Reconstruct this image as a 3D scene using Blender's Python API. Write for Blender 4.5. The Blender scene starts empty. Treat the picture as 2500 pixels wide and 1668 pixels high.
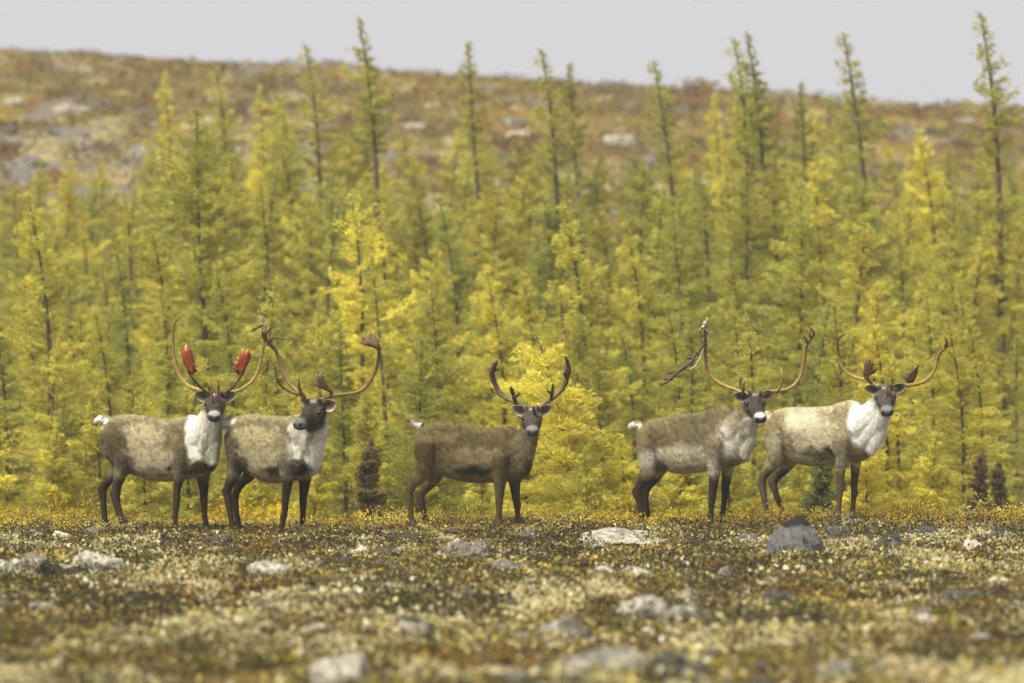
import bpy, bmesh, math, random
import numpy as np
from mathutils import Vector, Matrix, noise as mnoise

# ------------------------------------------------------------------ camera, sky, sun, exposure
SC = bpy.context.scene
COL = SC.collection
R = math.radians
FPX = 13680.0            # focal length in photo pixels (2500 wide)
CAMZ = 1.978             # eye height above the tundra where the animals stand
FOCUS = 59.9
cam_d = bpy.data.cameras.new('camera'); cam = bpy.data.objects.new('camera', cam_d); COL.objects.link(cam)
cam.location = (0, 0, CAMZ); cam.rotation_euler = (R(90), 0, 0)
cam_d.sensor_width = 36; cam_d.lens = 36 * FPX / 2500
cam_d.clip_start = 0.5; cam_d.clip_end = 3000
cam_d.dof.use_dof = True; cam_d.dof.focus_distance = FOCUS
cam_d.dof.aperture_fstop = cam_d.lens / 1000 / 0.108
SC.camera = cam

SUN_EL, SUN_AZ = R(52), R(-138)      # direction the light comes from: high, from the left and behind the photographer
W = bpy.data.worlds.new('World'); SC.world = W; W.use_nodes = True
nt = W.node_tree; nt.nodes.clear()
sky = nt.nodes.new('ShaderNodeTexSky'); sky.sky_type = 'NISHITA'; sky.sun_disc = False
sky.sun_elevation = SUN_EL; sky.sun_rotation = SUN_AZ; sky.air_density = 1.0; sky.dust_density = 6.0
mixn = nt.nodes.new('ShaderNodeMix'); mixn.data_type = 'RGBA'; mixn.inputs[0].default_value = 0.96
mixn.inputs[7].default_value = (3.75, 3.72, 3.9, 1)       # even cloud layer
bg = nt.nodes.new('ShaderNodeBackground'); bg.inputs[1].default_value = 0.1
wo = nt.nodes.new('ShaderNodeOutputWorld')
nt.links.new(sky.outputs[0], mixn.inputs[6]); nt.links.new(mixn.outputs[2], bg.inputs[0]); nt.links.new(bg.outputs[0], wo.inputs[0])
sun_d = bpy.data.lights.new('sun', 'SUN'); sun_d.energy = 2.9; sun_d.angle = R(24); sun_d.color = (1.0, 0.95, 0.84)
sun = bpy.data.objects.new('sun', sun_d); COL.objects.link(sun)
sdir = Vector((math.sin(SUN_AZ) * math.cos(SUN_EL), math.cos(SUN_AZ) * math.cos(SUN_EL), math.sin(SUN_EL)))
sun.rotation_euler = sdir.to_track_quat('Z', 'Y').to_euler()
SC.view_settings.view_transform = 'Standard'; SC.view_settings.look = 'None'
SC.view_settings.exposure = 0.92; SC.view_settings.gamma = 1.0
SC.render.engine = 'CYCLES'
SC.cycles.use_denoising = True
SC.cycles.max_bounces = 4; SC.cycles.diffuse_bounces = 2; SC.cycles.transmission_bounces = 3; SC.cycles.transparent_max_bounces = 4

# ------------------------------------------------------------------ helpers
rng = np.random.default_rng(7)

def lin(c):
    c = np.asarray(c, float) / 255.0
    return np.where(c <= 0.04045, c / 12.92, ((c + 0.055) / 1.055) ** 2.4)
GAIN = 1.0                                   # photo tone -> surface colour
def alb(c): return lin(c) * GAIN
def coatc(c): return lin(np.asarray(c) * np.array([.985, 1.0, 1.0])) ** 1.08 * GAIN * 1.05

def _hash(ix, iy, s):
    h = (ix * 374761393 + iy * 668265263 + s * 1442695041) & 0xFFFFFFFF
    h = ((h ^ (h >> 13)) * 1274126177) & 0xFFFFFFFF
    return ((h ^ (h >> 16)) & 0xFFFF) / 65535.0
def vnoise(x, y, s=0):
    x = np.asarray(x, float); y = np.asarray(y, float)
    ix = np.floor(x).astype(np.int64); iy = np.floor(y).astype(np.int64)
    fx = x - ix; fy = y - iy; fx = fx * fx * (3 - 2 * fx); fy = fy * fy * (3 - 2 * fy)
    a = _hash(ix, iy, s); b = _hash(ix + 1, iy, s); c = _hash(ix, iy + 1, s); d = _hash(ix + 1, iy + 1, s)
    return (a * (1 - fx) + b * fx) * (1 - fy) + (c * (1 - fx) + d * fx) * fy
def fbm(x, y, s=0, o=4):
    t = 0; a = 0.5; n = 0
    for k in range(o):
        t = t + a * vnoise(x * 2 ** k + 17.3 * k, y * 2 ** k - 9.1 * k, s + k); n += a; a *= 0.5
    return t / n
def sstep(a, b, x):
    t = np.clip((np.asarray(x, float) - a) / (b - a), 0, 1); return t * t * (3 - 2 * t)

def mesh_obj(name, verts, faces, mat, parent=None, smooth=False, col=None):
    me = bpy.data.meshes.new(name); me.from_pydata([tuple(v) for v in verts], [], faces); me.update()
    if col is not None: set_col(me, col)
    if smooth: me.polygons.foreach_set('use_smooth', [True] * len(me.polygons))
    if mat: me.materials.append(mat)
    o = bpy.data.objects.new(name, me); COL.objects.link(o)
    if parent: o.parent = parent
    return o
def set_col(me, col):
    a = me.color_attributes.new('Col', 'FLOAT_COLOR', 'POINT')
    c = np.ones((len(me.vertices), 4), np.float32); c[:, :3] = col; a.data.foreach_set('color', c.ravel())
def fast_mesh(name, V, F, col=None, smooth=False):
    """V (n,3), F (m,k) all polygons of k corners."""
    me = bpy.data.meshes.new(name); n, k = F.shape
    me.vertices.add(len(V)); me.vertices.foreach_set('co', V.astype(np.float32).ravel())
    me.loops.add(n * k); me.loops.foreach_set('vertex_index', F.astype(np.int32).ravel())
    me.polygons.add(n); me.polygons.foreach_set('loop_start', np.arange(0, n * k, k, dtype=np.int32))
    if smooth: me.polygons.foreach_set('use_smooth', np.ones(n, bool))
    me.update(calc_edges=True)
    if col is not None: set_col(me, col)
    return me
def empty(name, loc, label=None, cat=None, group=None):
    o = bpy.data.objects.new(name, None); COL.objects.link(o); o.location = loc; o.empty_display_size = 0.1
    tag(o, label, cat, group); return o
def tag(o, label=None, cat=None, group=None, kind=None):
    if label: o['label'] = label
    if cat: o['category'] = cat
    if group: o['group'] = group
    if kind: o['kind'] = kind
    return o
def link(name, me, parent=None):
    o = bpy.data.objects.new(name, me); COL.objects.link(o)
    if parent: o.parent = parent
    return o

def tube(pts, radii, n=8, cap=True):
    """closed tapered tube through pts; returns verts, faces"""
    P = [Vector(p) for p in pts]; V = []; F = []
    up = Vector((0.13, 0.97, 0.2)); prev = None
    for i, p in enumerate(P):
        t = (P[min(i + 1, len(P) - 1)] - P[max(i - 1, 0)]).normalized()
        if prev is None:
            a = t.cross(up)
            if a.length < 0.05: a = t.cross(Vector((1, 0, 0)))
        else:
            a = prev - t * prev.dot(t)
        a.normalize(); prev = a; b = t.cross(a)
        r = radii[i]; ra, rb = r if isinstance(r, tuple) else (r, r)
        for k in range(n):
            an = 2 * math.pi * k / n
            V.append(p + a * (math.cos(an) * ra) + b * (math.sin(an) * rb))
    m = len(P)
    for i in range(m - 1):
        for k in range(n):
            F.append((i * n + k, i * n + (k + 1) % n, (i + 1) * n + (k + 1) % n, (i + 1) * n + k))
    if cap:
        F.append(tuple(range(n - 1, -1, -1))); F.append(tuple((m - 1) * n + k for k in range(n)))
    return V, F
def crom(pts, sub=4):
    """Catmull-Rom resample of rows (any columns)"""
    A = np.asarray(pts, float); A = np.vstack([2 * A[0] - A[1], A, 2 * A[-1] - A[-2]]); out = []
    for i in range(1, len(A) - 2):
        p0, p1, p2, p3 = A[i - 1:i + 3]
        for k in range(sub):
            t = k / sub
            out.append(0.5 * ((2 * p1) + (-p0 + p2) * t + (2 * p0 - 5 * p1 + 4 * p2 - p3) * t * t + (-p0 + 3 * p1 - 3 * p2 + p3) * t ** 3))
    out.append(A[-2]); return np.array(out)
def join(parts):
    V = []; F = []
    for v, f in parts:
        o = len(V); V.extend(v); F.extend([tuple(i + o for i in q) for q in f])
    return V, F
def leaf_quads(C, D, L, Wd, seed):
    """diamond leaves: centres C, directions D (unit), length L, width Wd -> V, F"""
    r = np.random.default_rng(seed); n = len(C)
    Q = r.normal(size=(n, 3)); S = np.cross(D, Q); S /= np.linalg.norm(S, axis=1, keepdims=True) + 1e-9
    V = np.empty((n, 4, 3))
    V[:, 0] = C - D * (L / 2)[:, None]; V[:, 2] = C + D * (L / 2)[:, None]
    V[:, 1] = C + S * (Wd / 2)[:, None] + D * (0.08 * L)[:, None]; V[:, 3] = C - S * (Wd / 2)[:, None] + D * (0.08 * L)[:, None]
    return V.reshape(-1, 3), np.arange(4 * n).reshape(n, 4)

# ------------------------------------------------------------------ materials
def nmat(name):
    m = bpy.data.materials.new(name); m.use_nodes = True; t = m.node_tree; t.nodes.clear()
    out = t.nodes.new('ShaderNodeOutputMaterial'); return m, t, out
def N(t, kind, **kw):
    n = t.nodes.new(kind)
    for k, v in kw.items(): setattr(n, k, v)
    return n
def noise_node(t, scale, detail=4, rough=0.55, coord='Object', vec_scale=None):
    tc = N(t, 'ShaderNodeTexCoord'); nz = N(t, 'ShaderNodeTexNoise'); nz.inputs['Scale'].default_value = scale
    nz.inputs['Detail'].default_value = detail; nz.inputs['Roughness'].default_value = rough
    src = tc.outputs[coord]
    if vec_scale:
        mp = N(t, 'ShaderNodeMapping'); mp.inputs['Scale'].default_value = vec_scale; t.links.new(src, mp.inputs[0]); src = mp.outputs[0]
    t.links.new(src, nz.inputs['Vector']); return nz
def ramp(t, sock, stops):
    r = N(t, 'ShaderNodeValToRGB'); e = r.color_ramp.elements
    while len(e) < len(stops): e.new(0.5)
    for i, (p, c) in enumerate(stops):
        e[i].position = p; e[i].color = (c, c, c, 1) if isinstance(c, (int, float)) else (*c, 1)
    t.links.new(sock, r.inputs[0]); return r.outputs[0]
def mixc(t, fac, a, b, mode='MIX'):
    m = N(t, 'ShaderNodeMix', data_type='RGBA', blend_type=mode)
    for s, v in ((0, fac), (6, a), (7, b)):
        if hasattr(v, 'is_output') or isinstance(v, bpy.types.NodeSocket): t.links.new(v, m.inputs[s])
        elif isinstance(v, (int, float)): m.inputs[s].default_value = v
        else: m.inputs[s].default_value = (*v, 1)
    return m.outputs[2]
def principled(t, out, col, rough=0.8, spec=0.2, bump=None, bstr=0.3, bdist=0.01, sheen=0):
    b = N(t, 'ShaderNodeBsdfPrincipled'); b.inputs['Roughness'].default_value = rough; b.inputs['Specular IOR Level'].default_value = spec
    if isinstance(col, bpy.types.NodeSocket): t.links.new(col, b.inputs['Base Color'])
    else: b.inputs['Base Color'].default_value = (*col, 1)
    if sheen: b.inputs['Sheen Weight'].default_value = sheen
    if bump is not None:
        bn = N(t, 'ShaderNodeBump'); bn.inputs['Strength'].default_value = bstr; bn.inputs['Distance'].default_value = bdist
        t.links.new(bump, bn.inputs['Height']); t.links.new(bn.outputs[0], b.inputs['Normal'])
    t.links.new(b.outputs[0], out.inputs[0]); return b

def leaf_mat(name, trans=0.35, objcol=False):
    m, t, out = nmat(name)
    a = N(t, 'ShaderNodeAttribute', attribute_name='Col'); col = a.outputs['Color']
    if objcol:
        oi = N(t, 'ShaderNodeObjectInfo'); col = mixc(t, 1.0, col, oi.outputs['Color'], 'MULTIPLY')
    d = N(t, 'ShaderNodeBsdfDiffuse'); tr = N(t, 'ShaderNodeBsdfTranslucent'); mx = N(t, 'ShaderNodeMixShader'); mx.inputs[0].default_value = trans
    t.links.new(col, d.inputs[0]); t.links.new(col, tr.inputs[0]); t.links.new(d.outputs[0], mx.inputs[1]); t.links.new(tr.outputs[0], mx.inputs[2])
    t.links.new(mx.outputs[0], out.inputs[0]); return m
def attr_mat(name, nscale, lo, hi, rough=0.9, spec=0.1, vec=None, bstr=0.3, bdist=0.01, sheen=0):
    m, t, out = nmat(name)
    a = N(t, 'ShaderNodeAttribute', attribute_name='Col')
    nz = noise_node(t, nscale, 5, 0.65, vec_scale=vec)
    f = ramp(t, nz.outputs[0], [(0.3, lo), (0.7, hi)])
    principled(t, out, mixc(t, 1.0, a.outputs['Color'], f, 'MULTIPLY'), rough, spec, nz.outputs[0], bstr, bdist, sheen); return m
def rock_mat(name, base, white, black, warm=0.0):
    m, t, out = nmat(name); oi = N(t, 'ShaderNodeObjectInfo')
    n0 = noise_node(t, 16, 6, 0.7); n1 = noise_node(t, 10, 6, 0.75); n2 = noise_node(t, 13, 6, 0.75); n3 = noise_node(t, 60, 4, 0.65)
    b = np.array(base)
    c = mixc(t, ramp(t, n0.outputs[0], [(0.3, 0.0), (0.7, 1.0)]), tuple(b * 0.55), tuple(b * 1.25))
    c = mixc(t, ramp(t, n1.outputs[0], [(0.62 - white * 0.3, 0.0), (0.72 - white * 0.3, 1.0)]), c, tuple(alb((204, 198, 174))))
    c = mixc(t, ramp(t, n2.outputs[0], [(0.66 - black * 0.25, 0.0), (0.72 - black * 0.25, 1.0)]), c, tuple(alb((48, 46, 44))))
    c = mixc(t, ramp(t, n3.outputs[0], [(0.35, 0.0), (0.65, 0.35)]), c, tuple(b * 0.5))
    principled(t, out, c, 0.92, 0.15, n3.outputs[0], 0.5, 0.02); return m
def plain_mat(name, c, rough=0.6, spec=0.3, nscale=30, var=0.35, bstr=0.2):
    m, t, out = nmat(name); nz = noise_node(t, nscale, 5, 0.6); c = np.array(c)
    principled(t, out, mixc(t, ramp(t, nz.outputs[0], [(0.3, 0), (0.7, 1)]), tuple(c * (1 - var)), tuple(c * (1 + var))), rough, spec, nz.outputs[0], bstr, 0.01); return m

M_LEAF = leaf_mat('larch_needles', 0.5, True)
M_VEG = leaf_mat('tundra_leaves', 0.3)
M_BARK = plain_mat('bark', alb((88, 82, 66)), 0.9, 0.1, 14, 0.45)
M_TWIG = plain_mat('twig', alb((70, 58, 44)), 0.9, 0.1, 40, 0.4)
M_GROUND = attr_mat('tundra_soil', 11, 0.35, 1.45, 0.95, 0.05, None, 0.8, 0.05)
M_COAT = attr_mat('coat', 26, 0.72, 1.25, 0.95, 0.04, (1, 1, 0.55), 0.35, 0.008, 0.0)
M_FUR = attr_mat('fur', 60, 0.8, 1.2, 0.95, 0.03, None, 0.0, 0.001)
M_ANTLER = attr_mat('antler', 38, 0.6, 1.35, 0.55, 0.3, None, 0.4, 0.006)
M_EYE = plain_mat('eye', (0.006, 0.005, 0.004), 0.12, 0.6, 5, 0.1, 0)
M_HOOF = plain_mat('hoof', alb((52, 46, 40)), 0.6, 0.3)
M_VELVET = plain_mat('velvet', alb((98, 86, 68)), 0.95, 0.05, 60, 0.6, 0.5)
M_VELVET_PALE = plain_mat('velvet_pale', alb((196, 184, 165)), 0.95, 0.05, 60, 0.45, 0.5)
ROCKS = {'pale': rock_mat('rock_pale', alb((140, 136, 124)), 0.6, 0.42), 'grey': rock_mat('rock_grey', alb((126, 121, 108)), 0.34, 0.4),
         'dark': rock_mat('rock_dark', alb((90, 86, 75)), 0.22, 0.5), 'white': rock_mat('rock_white', alb((186, 180, 158)), 0.8, 0.2)}

# ------------------------------------------------------------------ terrain
PY = np.array([-60, 0, 30, 45, 56, 60, 61.3, 62.5, 65, 70, 80, 95, 110, 130, 150, 200, 212, 225, 260, 500, 1500.])
PZ = np.array([0.5, .22, .02, 0, -.06, -.055, -.03, -.06, -.33, -.95, -.95, -.35, .3, 2.4, 5.0, 10.7, 11.7, 12.2, 12.4, 10, -5.])
_fy = np.arange(-60, 1500, 0.25); _fz = np.interp(_fy, PY, PZ)
for _ in range(3):
    k = np.ones(5) / 5; _fz = np.convolve(np.pad(_fz, 2, 'edge'), k, 'valid')
def gz(X, Y):
    X = np.asarray(X, float); Y = np.asarray(Y, float)
    z = np.interp(Y, _fy, _fz)
    z = z + sstep(95, 190, Y) * (-0.066) * 60 * np.tanh(X / 60)
    z = z + np.exp(-((Y - 60) / 4.5) ** 2) * np.interp(X, [-8, -4, -2.4, -.5, 1.7, 3.1, 5, 8], [.02, 0, -.02, .055, .035, .07, .06, .05])
    near = sstep(64, 57, Y); ani = np.exp(-((Y - 60) / 1.6) ** 2)
    z = z + (fbm(X * 1.1, Y * .7, 3, 5) - .5) * 0.34 * near * (1 - .8 * ani) + (fbm(X * 4.5, Y * 3.6, 9, 3) - .5) * 0.10 * near * (1 - .5 * ani)
    far = sstep(66, 120, Y)
    z = z + far * ((fbm(X * .16, Y * .09, 21, 4) - .5) * .8 + (fbm(X * .7, Y * .35, 25, 3) - .5) * 0.6)
    return z
def at(px, py, Y): return np.array([(px - 1250) * Y / FPX, Y, CAMZ + (834 - py) * Y / FPX])
def on_ground(px, py, y0=24.0, y1=61.6, hill=False):
    Ys = np.linspace(y0, y1, 1500); Xs = (px - 1250) * Ys / FPX; Zs = CAMZ + (834 - py) * Ys / FPX
    below = Zs <= gz(Xs, Ys); i = np.argmax(below)
    if not below.any(): i = len(Ys) - 1
    return float(Xs[i]), float(Ys[i]), float(gz(Xs[i], Ys[i]))

def foreground_color(X, Y):
    """colour of the matted ground between the plants"""
    n1 = fbm(X * .8, Y * .3, 41, 4); n2 = fbm(X * 1.7, Y * .7, 55, 4); n3 = fbm(X * .6, Y * .35, 77, 3)
    c = np.ones(X.shape + (3,)) * alb((62, 56, 42))
    def put(m, rgb):
        nonlocal c
        c = c * (1 - m[..., None]) + alb(rgb) * m[..., None]
    put(sstep(.5, .62, n2), (108, 98, 64)); put(sstep(.55, .64, n1) * .9, (176, 164, 118)); put(sstep(.62, .66, fbm(X * .8, Y * .5, 377, 3) + (38 - Y) * .008) * (Y < 46) * .9, (196, 184, 140))
    put(sstep(.6, .68, n3) * .7, (112, 92, 48)); put(sstep(.36, .28, n2) * .8, (60, 54, 44))
    return c
def hill_color(X, Y):
    n1 = fbm(X * .5, Y * .2, 101, 5); n2 = fbm(X * 1.0, Y * .4, 131, 5); n3 = fbm(X * .6, Y * .25, 151, 5); n4 = fbm(X * 1.1, Y * .4, 171, 5)
    c = np.ones(X.shape + (3,)) * alb((128, 111, 54))
    def put(m, rgb):
        nonlocal c
        c = c * (1 - m[..., None]) + alb(rgb) * m[..., None]
    put(sstep(.5, .6, n2), (106, 84, 46)); put(sstep(.52, .62, n1), (146, 125, 56)); put(sstep(.6, .7, n3) * .8, (110, 72, 44))
    put(sstep(.42, .34, n1) * .8, (112, 104, 58))
    band = np.exp(-((Y - 163) / 16) ** 2) * sstep(6, -10, X) * .10
    put(sstep(.63, .69, n4 + band), (176, 162, 118)); put(sstep(.64, .7, fbm(X * .8, Y * .33, 191, 5) + band * 1.1), (124, 118, 108))
    return c
xs = np.unique(np.concatenate([np.arange(-7, 7.01, .07), np.arange(-30, 30, .6), np.linspace(-140, 140, 70), np.linspace(-900, 900, 25)]))
ys = np.unique(np.concatenate([np.arange(27, 63.5, .08), np.arange(63.5, 240, .9), np.linspace(-60, 27, 40), np.linspace(240, 1490, 25)]))
GX, GY = np.meshgrid(xs, ys); GZ = gz(GX, GY)
wfar = sstep(64, 70, GY)[..., None]
gcol = foreground_color(GX, GY) * (1 - wfar) + hill_color(GX, GY) * wfar
nx, ny = len(xs), len(ys); idx = np.arange(nx * ny).reshape(ny, nx)
GF = np.stack([idx[:-1, :-1], idx[:-1, 1:], idx[1:, 1:], idx[1:, :-1]], -1).reshape(-1, 4)
gme = fast_mesh('ground', np.stack([GX, GY, GZ], -1).reshape(-1, 3), GF, gcol.reshape(-1, 3), True); gme.materials.append(M_GROUND)
tag(link('ground', gme), 'stony autumn tundra rising to an ochre hill', kind='structure')

# ------------------------------------------------------------------ caribou
PATTERNS = {}
class Frame:
    """landmarks of one animal, read at magnification S from a corner (ox, oy) of the photograph, put on its own body planes"""
    def __init__(s, ox, oy, S, Yd, yaw, zxa):
        s.ox, s.oy, s.S, s.Yd, s.a, s.zxa = ox, oy, S, Yd, R(yaw), zxa
        s.Xa = (s.px(zxa) - 1250) * Yd / FPX; s.zm = S * FPX / Yd          # magnified px per metre
    def px(s, zx): return s.ox + zx / s.S
    def py(s, zy): return s.oy + zy / s.S
    def P(s, zx, zy, y=0.0):
        k = (s.px(zx) - 1250) / FPX; ca, sa = math.cos(s.a), math.sin(s.a)
        x = (k * (s.Yd + y * ca) - s.Xa - y * sa) / (ca + k * sa)
        Yw = s.Yd - x * sa + y * ca
        return Vector((s.Xa + x * ca + y * sa, Yw, CAMZ + (834 - s.py(zy)) * Yw / FPX))
    def D(s, zx, zy, Yw): return Vector(tuple(at(s.px(zx), s.py(zy), Yw)))
    def coat(s, V):
        """coat coordinates: side-on position with both flanks folded onto the near one"""
        V = np.asarray(V); ca, sa = math.cos(s.a), math.sin(s.a)
        dx = V[:, 0] - s.Xa; dy = V[:, 1] - s.Yd
        x = dx * ca - dy * sa; y = -np.abs(dx * sa + dy * ca)
        X = s.Xa + x * ca + y * sa; Y = s.Yd - x * sa + y * ca
        px = 1250 + X * FPX / Y; py = 834 - (V[:, 2] - CAMZ) * FPX / Y
        return (px - s.ox) * s.S, (py - s.oy) * s.S, x, dx * sa + dy * ca

HEAD = [(-.155, .055, .05, -.04), (-.12, .085, .075, -.08), (-.06, .098, .085, -.11), (0, .098, .075, -.12), (.06, .082, .06, -.112),
        (.12, .066, .042, -.10), (.17, .064, .03, -.098), (.215, .071, .024, -.097), (.25, .064, .008, -.088), (.272, .042, -.014, -.064)]
def head_axes(yaw, pitch, roll):
    y, p = R(yaw), R(pitch)
    f = Vector((math.sin(y) * math.cos(p), -math.cos(y) * math.cos(p), -math.sin(p)))
    side = Vector((math.cos(y), math.sin(y), 0)); up = side.cross(f) * 1.0
    if up.z < 0: up = -up
    q = Matrix.Rotation(R(roll), 3, f)
    return f, q @ side, q @ up

def ring_section(c, ax_w, ax_u, w, top, bot, n=20):
    mid = (top + bot) / 2 ; h = (top - bot) / 2; out = []
    for k in range(n):
        an = 2 * math.pi * k / n; ca, sa = math.cos(an), math.sin(an)
        yy = w * math.copysign(abs(ca) ** 0.86, ca) * (1 - 0.10 * sa); zz = h * math.copysign(abs(sa) ** 0.9, sa)
        out.append(c + ax_w * yy + ax_u * (mid + zz))
    return out
def loft(rings):
    n = len(rings[0]); V = [v for r in rings for v in r]; F = []; m = len(rings)
    for i in range(m - 1):
        for k in range(n): F.append((i * n + k, i * n + (k + 1) % n, (i + 1) * n + (k + 1) % n, (i + 1) * n + k))
    F.append(tuple(range(n - 1, -1, -1))); F.append(tuple((m - 1) * n + k for k in range(n))); return V, F

def ear_mesh(base, out_dir, fwd, up, L, Wd):
    """cupped leaf-shaped ear with thickness"""
    nu, nv = 9, 7; front = []; back = []
    for i in range(nu):
        t = i / (nu - 1); wid = Wd * (math.sin(math.pi * min(1, (t * .86 + .14))) ** 0.62) * (1 - .25 * t)
        for j in range(nv):
            sv = -1 + 2 * j / (nv - 1); cup = (1 - sv * sv) * 0.45 * wid
            p = base + out_dir * (L * t) + up * (wid * sv) - fwd * cup
            front.append(p); back.append(p - fwd * 0.012 * (1 - .5 * sv * sv))
    V = front + back; F = []; o = nu * nv
    for i in range(nu - 1):
        for j in range(nv - 1):
            a, b, c, d = i * nv + j, i * nv + j + 1, (i + 1) * nv + j + 1, (i + 1) * nv + j
            F.append((a, b, c, d)); F.append((o + d, o + c, o + b, o + a))
    edge = [i * nv for i in range(nu)] + [(nu - 1) * nv + j for j in range(1, nv)] + [i * nv + nv - 1 for i in range(nu - 2, -1, -1)] + [j for j in range(nv - 2, 0, -1)]
    for a, b in zip(edge, edge[1:] + edge[:1]): F.append((b, a, o + a, o + b))
    shade = []
    for i in range(nu):
        for j in range(nv):
            t = i / (nu - 1); sv = abs(-1 + 2 * j / (nv - 1)); shade.append(max(sv, t * 1.0) ** 4.5)
    return V, F, shade

def palm_mesh(fr, poly, Y, thick, dy=0.0):
    """flat antler palm: outline (magnified px), slightly dished and bevelled"""
    P = [(x, y) for x, y in poly]; cx = sum(p[0] for p in P) / len(P); cy = sum(p[1] for p in P) / len(P)
    n = len(P); V = []; F = []
    def put(s, off):
        for x, y in P: V.append(fr.D(cx + (x - cx) * s, cy + (y - cy) * s, Y + off + dy * (y - cy) / 100))
    put(.55, -thick * .75); put(1, 0.0); put(.55, thick * .75)
    V.append(fr.D(cx, cy, Y - thick * .6)); V.append(fr.D(cx, cy, Y + thick * .6))
    for k in range(n):
        q = (k + 1) % n
        F += [(k, q, n + q, n + k), (n + k, n + q, 2 * n + q, 2 * n + k), (3 * n, q, k), (3 * n + 1, 2 * n + k, 2 * n + q)]
    return V, F

def tail_tuft(fr, pts, y):
    A = crom(pts, 3); return tube([fr.P(a[0], a[1], y) for a in A], [a[2] for a in A], 10)

def make_caribou(d):
    fr = Frame(*d['frame']); sa, ca = math.sin(fr.a), math.cos(fr.a)
    fwd = Vector((ca, -sa, 0)); left = Vector((sa, ca, 0)); up = Vector((0, 0, 1))
    parts = []; feet = []; chains = []
    # torso
    rings = []
    for zx, top, bot, w in crom(d['torso'], 3):
        pt, pb = fr.P(zx, top), fr.P(zx, bot); c = Vector((pt.x, pt.y, 0))
        rings.append(ring_section(c, left, up, max(w * .92 * float(np.interp((zx - d['torso'][0][0]) / (d['torso'][-1][0] - d['torso'][0][0]), [0, .2, .34, .5, .62, .74, 1], [1, 1, .92, 1.0, .95, .97, 1])), .02), pt.z, pb.z, 24))
    parts.append(loft(rings))
    # neck + mane
    for key, lat in (('neck', -.01), ('mane', -.03)):
        A = crom(d[key], 3); yoff = d.get('neck_turn', -.06)
        parts.append(tube([fr.P(a[0], a[1], lat + yoff * i / len(A)) for i, a in enumerate(A)], [a[2] * (.88 if key == 'mane' else .94) for a in A], 16))
    An, Am = crom(d['neck'], 3), crom(d['mane'], 3); nm_ = min(len(An), len(Am)); yo = d.get('neck_turn', -.06)      # flesh between neck and mane
    mids = [((An[len(An) - nm_ + i] if False else An[::-1][i]) * .5 + Am[i] * .5) for i in range(nm_)]
    parts.append(tube([fr.P(a[0], a[1], -.02 + yo * (1 - i / nm_) * .8) for i, a in enumerate(mids)], [a[2] * .98 for a in mids], 16))
    # legs
    for key, lat in (('hn', -.13), ('hf', .13), ('fn', -.15), ('ff', .13)):
        L0 = d[key]; x0_, y0_, r0_ = L0[0]; A = crom([(x0_, y0_ - 1.25 * r0_ * fr.zm, .02), (x0_, y0_ - .8 * r0_ * fr.zm, r0_ * .62)] + L0, 3)
        pts = [fr.P(a[0], a[1], lat * (.86, .88, .92, .95, .98, 1.0, 1.0)[i] if i < 7 else lat) for i, a in enumerate(A)]
        g = float(gz(pts[-1].x, pts[-1].y)); drop = min(0, g + .045 - pts[-1].z)
        for i in range(len(pts)):
            s = max(0, (i - len(pts) * .55) / (len(pts) * .45)); pts[i].z += drop * s
        rad = [(a[2] * .86, a[2] * 1.0) if i < 12 else a[2] * .86 for i, a in enumerate(A)]
        parts.append(tube(pts, rad, 12)); feet.append((pts[-1], g)); chains += [(p, a[2]) for p, a in zip(pts, A)]
        if key[0] == 'h':       # point of the hock
            k0 = int(len(pts) * .5); hk = min(range(6, len(pts) - 4), key=lambda i: (pts[i] - up * pts[i].z).dot(fwd) + 0 * i)
            q0 = pts[hk]; parts.append(tube([q0 - fwd * .040 + up * .06, q0 - fwd * .046 + up * .015, q0 - fwd * .018 - up * .07], [.018, .027, .018], 8))
        else:                   # knee and fetlock
            kn = pts[int(len(pts) * .62)]; parts.append(tube([kn + fwd * .014 + up * .05, kn + fwd * .016, kn + fwd * .010 - up * .05], [.026, .034, .024], 8))
        fe = pts[-5]; parts.append(tube([fe - fwd * .012 + up * .03, fe - fwd * .014, fe - fwd * .008 - up * .03], [.022, .03, .024], 8))
    # tail
    parts.append(tail_tuft(fr, d['tail'], -.03))
    # head
    hx, hy, hyaw, hp, hr, hs = d['head']; hc0 = fr.P(hx, hy, d.get('head_lat', -.10)); f, sd, u = head_axes(hyaw, hp, hr)
    HY = hc0.y - d.get('head_fwd', .16); hc = fr.D(hx, hy, HY)
    rings = [ring_section(hc + f * (uu * hs), sd, u, w * hs, tp * hs, bt * hs, 20) for uu, w, tp, bt in crom(HEAD, 2)]
    parts.append(loft(rings))
    nk = d['neck'][-1]; nb = fr.P(nk[0], nk[1], d.get('neck_turn', -.06)); back = hc - f * (.10 * hs) - u * .02
    parts.append(tube([nb, (nb + back) / 2 - u * .01, back], [nk[2], .108 * hs, .092 * hs], 14))
    for s in (-1, 1):   # brow ridges
        parts.append(tube([hc + sd * (s * .085 * hs) + u * .03 * hs - f * .04, hc + sd * (s * .088 * hs) + u * .03 * hs + f * .03], [.026 * hs, .022 * hs], 8))
        parts.append(tube([hc + sd * (s * .045 * hs) + u * .06 * hs - f * .06, hc + sd * (s * .055 * hs) + u * .115 * hs - f * .07], [.032 * hs, .022 * hs], 8))
    V, F = join(parts)
    root = empty('caribou', (fr.Xa, fr.Yd, float(gz(fr.Xa, fr.Yd))), d['label'], 'caribou', 'five caribou standing on the crest')
    O = np.array(root.location)
    tmp = mesh_obj('tmp', V, F, None)
    bm = bmesh.new(); bm.from_mesh(tmp.data); bmesh.ops.recalc_face_normals(bm, faces=bm.faces); bm.to_mesh(tmp.data); bm.free()
    m = tmp.modifiers.new('r', 'REMESH'); m.mode = 'VOXEL'; m.voxel_size = .0105
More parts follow.
